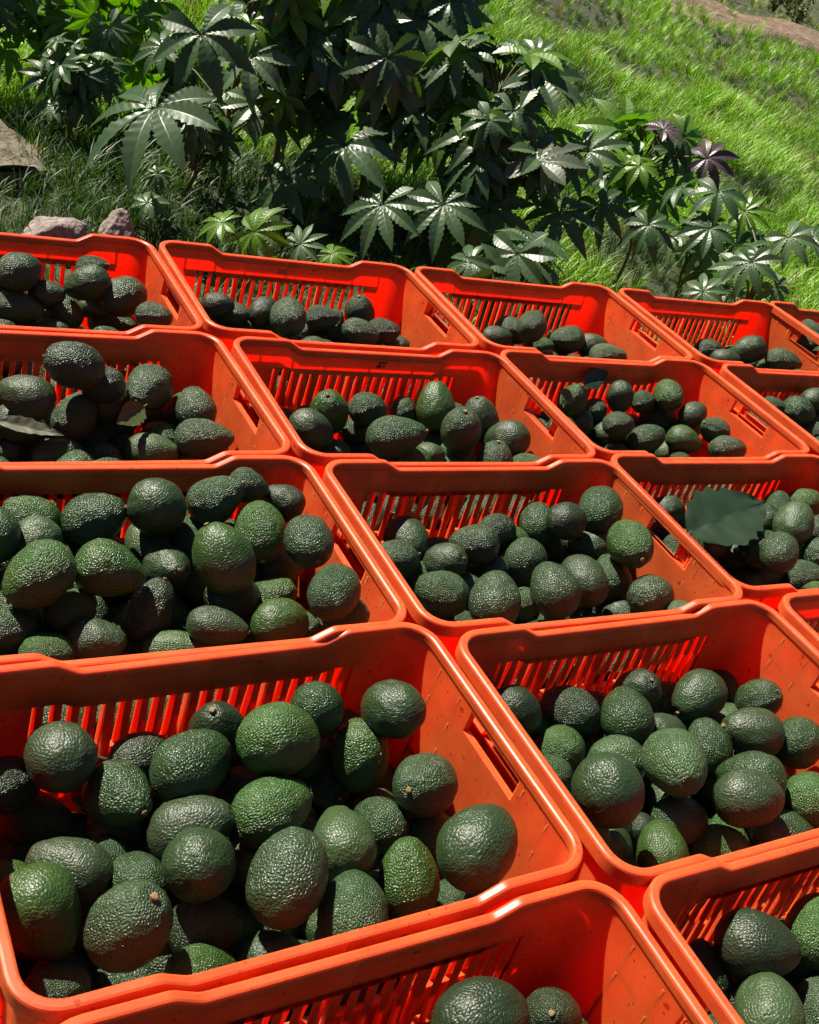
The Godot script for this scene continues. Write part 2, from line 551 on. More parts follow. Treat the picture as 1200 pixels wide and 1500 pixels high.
func make_nub() -> ArrayMesh:
	var mb := MB.new()
	var prof := [[0.0, -0.10], [0.085, -0.10], [0.095, 0.02], [0.125, 0.07], [0.115, 0.11], [0.06, 0.13], [0.0, 0.115]]
	for p in prof:
		for s in 13:
			var a := TAU * s / 12
			var w: float = 1.0 + 0.14 * sin(a * 3.0 + p[1] * 20.0)
			mb.add(Vector3(p[0] * w * cos(a), p[1], p[0] * w * sin(a)), Vector3(cos(a), 0.4, sin(a)))
	for j in prof.size() - 1:
		for s in 12:
			var a := j * 13 + s
			mb.tri(a, a + 1, a + 14); mb.tri(a, a + 14, a + 13)
	mb.smooth()
	return mb_no_colour(mb)

var heap := RandomNumberGenerator.new()
const SEEN := {
	"second-row left crate": [150, 153, 154, 137, 144, 108, 116, 139, 109, 117, 146, 148],
	"front-row left crate": [93, 70, 49, 85, 91, 71, 56, 92, 73, 74, 88, 99],
	"front-row second crate": [88, 89, 95, 90, 73, 81, 121, 92, 109, 98, 99, 113],
	"third-row left crate": [86, 87, 99, 88, 89, 51, 58, 123],
	"bottom-right crate": [51, 90, 52, 96],
	"second-row middle crate": [92, 88],
	"second-row right crate": [91, 92, 93, 140, 101, 143],
	"third-row third crate": [100, 90, 95],
	"back-row left crate": [133, 99, 141],
	"back-row third crate": [95],
	"back-row fifth crate": [176],
	"third-row second crate": [87, 88, 99]
}
const GONE := {
	"front-row left crate": [90, 105, 107, 106, 98, 96, 60],
	"third-row left crate": [124, 125, 97, 126, 96],
	"second-row middle crate": [114, 99, 95],
	"back-row left crate": [138, 137, 139],
	"third-row third crate": [126, 99],
	"front-row second crate": [110, 124, 123, 119, 125],
	"second-row right crate": [141, 142, 138, 137, 136],
	"back-row second crate": [126, 91],
	"third-row second crate": [123, 98, 124],
	"back-row third crate": [96, 97],
	"third-row right crate": [144]
}
const ORD := ["first", "second", "third", "fourth", "fifth", "sixth", "seventh", "eighth", "ninth", "tenth", "eleventh", "twelfth"]
const TONE := ["dark green", "bright green", "grey-green", "blackish", "purplish brown", "pale green"]

func stem_basis(axis: Vector3, turn: float) -> Basis:
	var y := axis.normalized()
	var x := y.cross(Vector3(0.2, 0.3, 0.9)).normalized()
	return Basis(x, y, x.cross(y)) * Basis(Vector3.UP, turn)

func fill_crate(x: float, z: float, yaw: float, row: int, label: String, short: String, list: Array) -> void:
	var base := Transform3D(Basis(Vector3.UP, yaw), Vector3(x, RIM - HC, z))
	var c: Node3D = crate_proto.duplicate()
	c.name = numbered("plastic_crate")
	add_child(c)
	c.transform = base
	tag(c, label, "crate", "orange-red slatted crates of avocados")
	var shade: Material = mat["crate%d" % (absi(hash(short)) % 3)]
	for k in c.get_children(): k.material_override = shade
	if short == "third-row second crate" or short == "back-row second crate": mark_on(c, short == "back-row second crate")
	var low: Node3D = lower_proto.duplicate()
	low.name = numbered("plastic_crate")
	add_child(low)
	low.transform = Transform3D(Basis(Vector3.UP, yaw * 0.5), Vector3(x, 0.004, z))
	tag(low, "orange-red crate of the layer below, hidden under a filled crate", "crate", "crates of the layer below the filled ones")
	var pts := []
	for d in list:
		var p := Vector3(d[0], d[1], d[2]) * 0.001
		pts.append(p)
		var r: float = d[3] * 0.0001
		var axis := Vector3(d[4], d[5], d[6]).normalized()
		var ln: float = d[7] * 0.01
		var o := Node3D.new()
		o.name = numbered("avocado")
		add_child(o)
		avocado_count += 1
		var kind := (avocado_count * 7 + int(d[3])) % 6
		if ln > 1.3: kind = [2, 3, 4][avocado_count % 3]
		var b := base.basis * stem_basis(axis, avocado_count * 1.7)
		o.transform = Transform3D(b, base * (p + Vector3(0, HC, 0)))
		var tone: int = d[8]
		var body := piece("body", avo_mesh[kind], avo_mats[tone * 3 + avocado_count % 3], o)
		body.scale = Vector3(r, r * ln / 1.28, r)
		if d[9] == 1:
			var nub := piece("stem_button", nub_mesh, mat.nub if avocado_count % 3 else mat.nub_dark, o)
			nub.scale = Vector3.ONE * r * lerpf(0.6, 0.9, fmod(avocado_count * 0.37, 1.0))
			nub.position = Vector3(0, r * ln * 0.955, 0)
		var place: String = ["along the back slats", "in the back half", "in the front half", "along the near wall"][d[10]]
		if d[11] == 1: place = "lying"
		elif d[11] == 2: place = ["in the back half", "in the front half"][d[10]]
		elif d[11] == 3: place = ["along the back slats", "in the middle", "along the near wall"][d[10]]
		tag(o, "%s avocado%s, %s from left %s of %s" % [TONE[tone], " with stem" if d[9] == 1 else "", ORD[d[12]], place, short], "avocado", "avocados heaped in the crates")
	if pts.is_empty(): pts = [Vector3(-0.1, -0.12, 0), Vector3(0.1, -0.12, 0.0)]
	# avocados deeper in the heap, of which the photograph shows only scraps between the upper ones
	var y := 0.042
	var layer := 0
	var nth := 0
	var seen_ones: Array = SEEN.get(short, [])
	var gone: Array = GONE.get(short, [])
	heap.seed = 31 + int(x * 100.0) + row * 1000
	while y < HC - 0.05:
		var zz := -0.154 + (0.030 if layer % 2 else 0.0)
		while zz < 0.156:
			var xx := -0.250 + (0.032 if layer % 2 else 0.0)
			while xx < 0.252:
				var q := Vector3(xx + heap.randf_range(-0.01, 0.01), y - HC + heap.randf_range(-0.01, 0.01), zz + heap.randf_range(-0.01, 0.01))
				var near := []
				var ok := true
				for p in pts:
					if p.distance_to(q) < 0.052: ok = false
					near.append([Vector2(p.x - q.x, p.z - q.z).length(), p.y])
				near.sort_custom(func(a, b): return a[0] < b[0])
				var top := 0.0
				var w := 0.0
				for k in mini(3, near.size()):
					top += near[k][1]; w += 1.0
				if ok and q.y < top / w - 0.010:
					var ax := Vector3(heap.randfn(), heap.randfn() * 0.5, heap.randfn()).normalized()
					var rr := heap.randf_range(0.030, 0.035)
					var where := Transform3D(base.basis * stem_basis(ax, heap.randf() * TAU), base * (q + Vector3(0, HC, 0)))
					var f := heap.randf_range(0.75, 1.25)
					var tint := Color(f * heap.randf_range(0.9, 1.3), f, f)
					pass
					if nth in gone:      # would stand before a better one
						nth += 1
						xx += 0.064
						continue
					if nth in seen_ones:      # one that shows well enough between the others to be a thing of its own
						var o := Node3D.new()
						o.name = numbered("avocado")
						add_child(o)
						o.transform = where
						piece("body", avo_mesh[nth % 6], avo_mats[[0, 2, 0, 1, 5][nth % 5] * 3 + nth % 3], o).scale = Vector3.ONE * rr
						tag(o, "half-hidden %s avocado low between the upper ones, %s from left in %s" % [TONE[[0, 2, 0, 1, 5][nth % 5]], ORD[seen_ones.find(nth)], short], "avocado", "avocados heaped in the crates")
					else:
						filler_at.append(where * Transform3D(Basis.from_scale(Vector3.ONE * rr), Vector3.ZERO))
						filler_tint.append(tint)
					nth += 1
				xx += 0.064
			zz += 0.060
		y += 0.050
		layer += 1

func mark_on(c: Node3D, patch: bool) -> void:
	var mb := MB.new()
	if patch:
		box(mb, Vector3(-0.020, HC - 0.054, -0.1957), Vector3(0.003, HC - 0.038, -0.1941))
	else:
		for b in [[0.0, 0.0, 0.012, 0.006], [0.004, 0.006, 0.010, 0.013], [0.014, 0.002, 0.021, 0.007], [0.010, 0.010, 0.024, 0.014], [-0.004, -0.004, 0.006, -0.001]]:
			box(mb, Vector3(0.015 + b[0], HC - 0.048 + b[1], -0.1957), Vector3(0.015 + b[2], HC - 0.048 + b[3], -0.1941))
	piece("label_patch" if patch else "printed_mark", mb.mesh(), mat.patch if patch else mat.mark, c)

# ---------------------------------------------------------------- leaves
func castor_leaf(k: int) -> ArrayMesh:      # main lobe along +x, upper side +y, petiole joint at the origin, main lobe 1 long
	var mb := MB.new()
	var r := RandomNumberGenerator.new()
	r.seed = 300 + k
	var lobes: int = [8, 9, 7, 8, 9, 7][k]
	var spread := deg_to_rad([318.0, 326.0, 300.0, 322.0, 318.0, 306.0][k])
	var half := spread / lobes / 2
	var droop: float = [0.30, 0.42, 0.18, 0.50, 0.24, 0.36][k]
	var cols := [-1.0, -0.55, -0.09, 0.0, 0.09, 0.55, 1.0]
	var R := 44
	for l in lobes:
		var a := -spread / 2 + half * (2 * l + 1)
		var len_ := (0.52 + 0.48 * pow(maxf(0.0, cos(a * 0.5)), 1.2)) * r.randf_range(0.92, 1.05)
		var dir := Vector3(cos(a), 0, sin(a)); var side := Vector3(-sin(a), 0, cos(a))
		var sag := droop * r.randf_range(0.7, 1.4)
		var twist := r.randf_range(-0.25, 0.25)
		var ts: float = 0.37 / len_
		var wmax := tan(half)
		var start := mb.v.size()
		for j in R + 1:
			var t := float(j) / R
			var w: float
			if t < ts: w = t * len_ * wmax
			else:
				var u := (t - ts) / (1.0 - ts)
				var w0 := ts * len_ * wmax
				w = w0 * (1.0 + 0.55 * sin(minf(u * 2.7, PI))) * (1.0 - pow(u, 1.45))
				w *= [1.0, 0.94, 0.87, 0.79][j % 4]
				w = minf(w, t * len_ * wmax * (1.0 if t < ts else lerpf(1.0, 0.88, clampf((t - ts) / 0.1, 0.0, 1.0))))
			for u in cols:
				var p: Vector3 = dir * (t * len_) + side * (u * w)
				var d: float = t * len_
				p.y = 0.16 * d - (sag + 0.16) * d * d + 0.30 * absf(u) * w + twist * u * w + 0.0075 * sin(TAU * (t * 9.0 - absf(u) * 1.1)) * minf(1.0, absf(u) * 3.0) * (1.0 - t)
				var vein: float = 1.0
				if u == 0.0: vein = lerpf(4.0, 1.8, t)
				elif absf(u) < 0.9 and sin(TAU * (t * 9.0 - absf(u) * 1.1)) > 0.75: vein = 1.2
				mb.add(p, Vector3.UP, Color(vein, vein * 0.98, vein * 0.85))
		var C := cols.size()
		for j in R:
			for q in C - 1:
				var b := start + j * C + q
				if j > 0: mb.tri(b, b + 1, b + C + 1)
				mb.tri(b, b + C + 1, b + C)
	mb.smooth()
	return mb.mesh()

func simple_leaf(curl: float, fold: float, seed_: int) -> ArrayMesh:      # 1 long along +x, an elliptic leaf with a midrib
	var mb := MB.new()
	var f := noise(seed_, 1.6, 2)
	var cols := [-1.0, -0.7, -0.4, -0.10, 0.0, 0.10, 0.4, 0.7, 1.0]
	var R := 48
	for j in R + 1:
		var t := float(j) / R
		var w := 0.25 * pow(maxf(0.0, sin(PI * pow(t, 0.78))), 0.9) * (1.0 + 0.05 * sin(t * 41.0) + 0.10 * f.get_noise_1d(t * 6.0))
		for u in cols:
			var y: float = curl * t * t + fold * absf(u) * w + 0.018 * f.get_noise_2d(t * 2.0, u) + 0.006 * sin(TAU * (t * 7.0 - absf(u) * 1.0)) * minf(1.0, absf(u) * 3.0) * (1.0 - absf(u) * 0.5)
			var vein := 4.5 if u == 0.0 else (1.6 if sin(TAU * (t * 7.0 - absf(u) * 1.0)) > 0.82 else 1.0)
			mb.add(Vector3(t, y, u * w), Vector3.UP, Color(vein, vein, vein * 0.8))
	var C := cols.size()
	for j in R:
		for q in C - 1:
			var b := j * C + q
			mb.tri(b, b + 1, b + C + 1); mb.tri(b, b + C + 1, b + C)
	mb.smooth()
	return mb.mesh()

func lay_leaf(called: String, label: String, at: Vector3, tip: Vector3, up: Vector3, size: float, curl: float, fold: float, m: Material, s: int, slim := 1.0) -> void:
	var x := tip.normalized()
	var y := (up - x * up.dot(x)).normalized()
	var o := thing(called, label, "leaf", at)
	o.basis = Basis(x, y, x.cross(y))
	piece("blade", simple_leaf(curl, fold, s), m, o).scale = Vector3(1.0, 1.0, slim) * size
	var mb := MB.new()
	tube(mb, [Vector3(-0.13, -0.01, 0) * size, Vector3(-0.05, 0.0, 0) * size, Vector3(0.02, 0.0, 0) * size], [0.0016, 0.0013, 0.0012], 6)
	piece("stalk", mb.mesh(), mat.stem, o)

# ---------------------------------------------------------------- terrain
var roll := FastNoiseLite.new()

func ground(x: float, z: float) -> float:
	var d := (x + 0.45) * 0.64 - (z - 0.70) * 0.77
	var h := 0.040 * maxf(0.0, d - 6.0)
	var far := smoothstep(4.2, 7.0, d)
	h += roll.get_noise_2d(x, z) * 0.30 * far
	return h + roll.get_noise_2d(x * 3.1 + 50.0, z * 3.1) * 0.03 * smoothstep(2.6, 4.0, d)

func terrain() -> void:
	var mb := MB.new()
	var xs := []
	var v := -70.0
	while v < 110.0:
		xs.append(v)
		v += 0.3 if v > -3.0 and v < 12.0 else (1.0 if v > -8.0 and v < 30.0 else 5.0)
	var zs := []
	v = -110.0
	while v < 30.0:
		zs.append(v)
		v += 0.3 if v > -12.0 and v < 1.0 else (1.0 if v > -30.0 and v < 4.0 else 5.0)
	for z in zs:
		for x in xs: mb.add(Vector3(x, ground(x, z), z), Vector3.UP)
	var W := xs.size()
	for j in zs.size() - 1:
		for i in W - 1:
			var a := j * W + i
			mb.tri(a, a + 1, a + W + 1); mb.tri(a, a + W + 1, a + W)
	mb.smooth()
	setting("ground", mb.mesh(), mat.earth)

func soil_strip() -> void:      # ploughed strip of bare earth beyond the grass
	var mb := MB.new()
	var n := 40
	for j in 13:
		for i in n + 1:
			var along := lerpf(-9.0, 16.0, float(i) / n)
			var across := lerpf(-0.3, 2.2, j / 12.0) + 0.35 * roll.get_noise_2d(along * 2.0, j * 0.0 + 70.0)
			var p := Vector3(10.6, 0, -11.2) + Vector3(0.80, 0, 0.60) * along + Vector3(0.60, 0, -0.80) * across
			p.y = ground(p.x, p.z) + (-0.10 if j == 0 or j == 12 else 0.03 + 0.03 * sin(j * 2.0))
			mb.add(p, Vector3.UP)
	for j in 12:
		for i in n:
			var a := j * (n + 1) + i
			mb.tri(a, a + 1, a + n + 2); mb.tri(a, a + n + 2, a + n + 1)
	mb.smooth()
	setting("soil_path", mb.mesh(), mat.soil)

func tuft_mesh(seed_: int, blades: int) -> ArrayMesh:
	var mb := MB.new()
	var r := RandomNumberGenerator.new()
	r.seed = seed_
	for k in blades:
		var a := r.randf() * TAU
		var root := Vector3(cos(a), 0, sin(a)) * r.randf() * 0.24
		var b := a + r.randf_range(-0.9, 0.9)
		var dir := Vector3(cos(b), 0, sin(b))
		var h := r.randf_range(0.45, 1.0)
		var lean := r.randf_range(0.10, 0.75) * h
		var side := Vector3(-dir.z, 0, dir.x) * r.randf_range(0.010, 0.018)
		var f := r.randf_range(0.75, 1.25)
		var col := Color(f * r.randf_range(0.85, 1.2), f, f * 0.9)
		var prev := []
		for j in 5:
			var t := j / 4.0
			var p := root + Vector3(0, h * (t - 0.25 * t * t * t), 0) + dir * lean * t * t
			var w := side * (1.0 - t * t * 0.96)
			var nn := (Vector3(0, 0.5, 0) + dir * -0.4 + side.normalized() * 0.3).normalized()
			var q := [mb.add(p - w, nn, col), mb.add(p + w, nn, col)]
			if j > 0:
				mb.tri(prev[0], prev[1], q[1]); mb.tri(prev[0], q[1], q[0])
			prev = q
	mb.smooth()
	return mb.mesh()

func scatter(called: String, mesh: Mesh, m: Material, places: Array[Transform3D], tint: PackedColorArray, label: String, category: String) -> void:
	var mm := MultiMesh.new()
	mm.transform_format = MultiMesh.TRANSFORM_3D
	mm.use_colors = true
	mm.mesh = mesh
	mm.instance_count = places.size()
	for k in places.size():
		mm.set_instance_transform(k, places[k])
		mm.set_instance_color(k, tint[k])
	var o := MultiMeshInstance3D.new()
	o.name = numbered(called)
	o.multimesh = mm
	o.material_override = m
	add_child(o)
	o.set_meta("kind", "stuff")
	tag(o, label, category)

func grow_grass() -> void:
	var patchy := noise(9, 0.55, 3)
	var places: Array[Transform3D] = []
	var tint := PackedColorArray()
	var cam := Vector2(-0.45, 0.70)
	var r0 := 2.9
	while r0 < 30.0:
		var step := 0.075 if r0 < 5.0 else (0.075 if r0 < 9.0 else 0.085 + (r0 - 9.0) * 0.012)
		var az := deg_to_rad(-4.0)
		while az < deg_to_rad(64.0):
			var rr := r0 + rng.randf_range(-0.5, 0.5) * step
			var aa := az + rng.randf_range(-0.5, 0.5) * step / r0
			az += step / r0
			var p := Vector3(cam.x + sin(aa) * rr, 0, cam.y - cos(aa) * rr)
			if p.z > -1.50 and p.x < 2.9: continue
			if p.x > -0.66 and p.x < 0.40 and p.z < -3.34 and p.z > -4.12: continue      # the stone ledge
			var q := p - Vector3(10.6, 0, -11.2)
			var across := q.x * 0.60 - q.z * 0.80
			if across > -0.1 and across < 1.9 and rng.randf() > 0.05: continue      # the bare strip
			p.y = ground(p.x, p.z) - 0.01
			var n := patchy.get_noise_2d(p.x, p.z)
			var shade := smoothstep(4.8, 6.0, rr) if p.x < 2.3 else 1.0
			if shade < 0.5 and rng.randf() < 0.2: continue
			var tall := lerpf(0.13, 0.19, smoothstep(3.0, 6.0, rr)) * (1.0 + 0.75 * n) * rng.randf_range(0.75, 1.25)
			if across >= 1.9: tall *= 0.8
			var b := Basis(Vector3.UP, rng.randf() * TAU) * Basis.from_scale(Vector3(tall * 1.1, tall, tall * 1.1))
			b = Basis(Vector3(rng.randfn(), 0, rng.randfn()).normalized(), 0.10) * b
			places.append(Transform3D(b, p))
			var f := 1.0 + 0.65 * n + rng.randf_range(-0.15, 0.15)
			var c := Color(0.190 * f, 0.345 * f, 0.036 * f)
			if p.x < 1.5 and p.z > -4.0: c = Color(0.040 * f, 0.090 * f, 0.018 * f)  # shade over the near left, put into the grass colour
			if n < -0.22 and rng.randf() < 0.7: c = Color(0.030, 0.075, 0.022)  # self-shadow of the hollows painted as darker tufts
			if rng.randf() < 0.05: c = Color(0.25, 0.23, 0.09)
			if across >= 1.9: c = c.lerp(Color(0.26, 0.27, 0.13), 0.6)
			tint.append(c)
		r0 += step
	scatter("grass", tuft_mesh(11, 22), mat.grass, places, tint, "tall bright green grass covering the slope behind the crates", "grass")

# ---------------------------------------------------------------- rocks and plants
func rock(label: String, at: Vector3, size: Vector3, seed_: int, m: Material, called := "rock", flat := 0.0) -> void:
	var o := thing(called, label, "rock" if called == "rock" else "stone ledge", at)
	var mb := MB.new()
	var f := noise(seed_, 0.9, 3)
	var cut := []
	var r := RandomNumberGenerator.new()
	r.seed = seed_
	for k in 13: cut.append([Vector3(r.randfn(), r.randfn() * 0.8, r.randfn()).normalized(), r.randf_range(0.55, 0.80)])
	var J := 26; var S := 40
	for j in J + 1:
		for s in S + 1:
			var a := PI * j / J; var b := TAU * (s % S) / S
			var d := Vector3(sin(a) * cos(b), cos(a), sin(a) * sin(b))
			var k := 1.0
			for c in cut:
				var e: float = d.dot(c[0])
				if e > 0.05: k = minf(k, c[1] / e)
			if flat > 0.0 and d.y > 0.02: k = minf(k, flat / d.y)
			mb.add(d * (k + 0.05 * f.get_noise_3dv(d * 2.0) + 0.02 * f.get_noise_3dv(d * 7.0)) * size * 0.5, d)
	for j in J:
		for s in S:
			var a := j * (S + 1) + s
			mb.tri(a, a + 1, a + S + 2); mb.tri(a, a + S + 2, a + S + 1)
	mb.smooth()
	piece("stone", mb_no_colour(mb), m, o)

func ledge(label: String, at: Vector3, half: Vector2, top: float) -> void:
	var o := thing("stone_ledge", label, "stone ledge", at)
	var mb := MB.new()
	var f := noise(15, 0.9, 4)
	var S := 72
	var rings := []
	for k in 15: rings.append([k / 14.0, top])
	for k in 7: rings.append([1.0 + 0.02 * k, top - (k + 0.6) * 0.04])
	for q in rings:
		for s in S + 1:
			var a := TAU * (s % S) / S
			var d := Vector2(cos(a), sin(a))
			var e := 1.0 / pow(pow(absf(d.x), 3.2) + pow(absf(d.y), 3.2), 1.0 / 3.2)
			e *= 1.0 + 0.16 * f.get_noise_2d(d.x * 1.2, d.y * 1.2 + 30.0) + 0.05 * f.get_noise_2d(d.x * 6.0, q[1] * 9.0)
			var p := d * e * half * (q[0] as float)
			mb.add(Vector3(p.x, q[1] + 0.05 * f.get_noise_2d(p.x * 3.0, p.y * 3.0) + 0.02 * f.get_noise_2d(p.x * 14.0, p.y * 14.0), p.y), Vector3.UP)
	for j in rings.size() - 1:
		for s in S:
			var a := j * (S + 1) + s
			mb.tri(a, a + 1, a + S + 2); mb.tri(a, a + S + 2, a + S + 1)
	mb.smooth()
	piece("stone", mb_no_colour(mb), mat.ledge, o)

func plant(k: int, label: String, at: Vector2, height: float, extra: int, size: float, tones: Array, main: Array) -> void:
	var base := Vector3(at.x, ground(at.x, at.y), at.y)
	var o := thing("castor_plant", label, "plant", base, "castor plants behind the crates")
	var r := RandomNumberGenerator.new()
	r.seed = 500 + k
	var lean := Vector3(r.randf_range(-0.14, 0.14), 0, r.randf_range(-0.14, 0.14)) * height
	var mb := MB.new()
	var pts := []; var rad := []
	for j in 9:
		var t := j / 8.0
		pts.append(Vector3(0, height * t - 0.03, 0) + lean * t * t + Vector3(sin(t * 9.0 + k), 0, cos(t * 8.0 + k)) * 0.012)
		rad.append(lerpf(0.006 + 0.010 * minf(1.0, height), 0.004, t))
	tube(mb, pts, rad, 8, Color(1, 0.9, 0.9))
	var eye := Vector3(-0.4465, 1.483, 0.7024)
	var leaves := []      # [centre, size, main direction, normal, tone]
	for d in main:
		if d[8] != k: continue
		var p := Vector3(d[0], d[1], d[2]) * 0.001 - base
		var to_eye := (eye - base - p).normalized()
		var n := (Vector3(-0.60, 0.74, 0.28) + to_eye * 0.12 + Vector3(r.randfn(), r.randfn(), r.randfn()) * 0.16).normalized()
		if d[7] == 2 and k == 10: n = (to_eye * 0.6 + Vector3(0.50, -0.35, 0.50) + Vector3(r.randfn(), r.randfn(), r.randfn()) * 0.18).normalized()
		leaves.append([p, d[3] * 0.00122, Vector3(d[4], d[5], d[6]).normalized(), n, d[7]])
	var away := (Vector3(base.x, 0, base.z) - Vector3(eye.x, 0, eye.z)).normalized()
	for j in extra:
		var a := r.randf() * TAU
		var out := Vector3(cos(a), 0, sin(a))
		if k == 0 and out.x < -0.3: out.x *= -0.5
		var t := sqrt(r.randf_range(0.04, 1.0))
		if out.dot(away) < -0.2: t *= 0.75
		var h := height * lerpf(0.18, 1.03, t)
		var reach := r.randf_range(0.18, 0.52) * minf(1.0, height) * (1.15 - 0.5 * t)
		if out.dot(away) < 0.0: reach *= 0.7
		var p := Vector3(0, h + 0.10, 0) + lean * t * t + out * reach
		var n := (Vector3(-0.25, 0.85, 0.25) + out * 0.40 + Vector3(r.randfn(), 0, r.randfn()) * 0.34).normalized()
		var tone: int = tones[r.randi() % tones.size()]
		if tone == 2 and k in [10, 13, 14] and r.randf() < 0.6: n = (Vector3(0.33, -0.23, 1.0) + Vector3(r.randfn(), r.randfn(), r.randfn()) * 0.25).normalized()
		leaves.append([p, size * r.randf_range(0.6, 1.1), (out + Vector3(0, -0.45, 0)).normalized(), n, tone])
	for j in leaves.size():
		var d: Array = leaves[j]
		var n: Vector3 = d[3]
		var x: Vector3 = (d[2] - n * n.dot(d[2])).normalized()
		var lf := piece("leaf", leaf_mesh[(j * 5 + k) % 6], mat["leaf%d" % int(d[4])], o)
		lf.transform = Transform3D(Basis(x, n, x.cross(n)) * Basis.from_scale(Vector3.ONE * d[1]), d[0])
		if int(d[4]) == 3: lf.set_meta("label", "young purple leaf")
		# petiole back to the stem
		var c: Vector3 = d[0]
		var at_h := clampf((c.y - 0.12) / maxf(height, 0.01), 0.05, 0.97)
		var root := Vector3(0, height * at_h - 0.03, 0) + lean * at_h * at_h
		var knee := root.lerp(c, 0.55) + Vector3(0, 0.05 * minf(1.0, height), 0)
		tube(mb, [root, root.lerp(knee, 0.6) + Vector3(0, 0.012, 0), knee, knee.lerp(c, 0.6), c - n * 0.004], [0.0055, 0.0045, 0.004, 0.0035, 0.003], 6, Color(1.3, 1.5, 0.9))
	piece("stem", mb.mesh(), mat.stem, o)

func shrub(label: String, at: Vector2, size: float, seed_: int, col: Color) -> void:
	var base := Vector3(at.x, ground(at.x, at.y), at.y)
	var o := thing("shrub", label, "shrub", base, "pale shrubs beyond the bare earth")
	var r := RandomNumberGenerator.new()
	r.seed = seed_
	var mb := MB.new(); var st := MB.new()
	for b in 7:
		var a := r.randf() * TAU
		var tip := Vector3(cos(a) * r.randf_range(0.1, 0.5), r.randf_range(0.6, 1.0), sin(a) * r.randf_range(0.1, 0.5)) * size
		tube(st, [Vector3.ZERO, tip * 0.5 + Vector3(0, 0.05, 0), tip], [0.02, 0.014, 0.006], 5)
		for q in 60:
			var p := tip * r.randf_range(0.3, 1.0) + Vector3(r.randfn(), r.randfn(), r.randfn()) * 0.12 * size
			var d := Vector3(r.randfn(), r.randfn() * 0.5, r.randfn()).normalized() * 0.11 * size
			var s := d.cross(Vector3(r.randfn(), r.randfn(), r.randfn())).normalized() * 0.035 * size
			var f := r.randf_range(0.7, 1.3)
			var nn := d.cross(s).normalized()
			mb.quad(p, p + d * 0.5 + s, p + d, p + d * 0.5 - s, nn, Color(col.r * f, col.g * f, col.b * f))
	piece("foliage", mb.mesh(), mat.grass, o)
	piece("stem", st.mesh(), mat.stem, o)

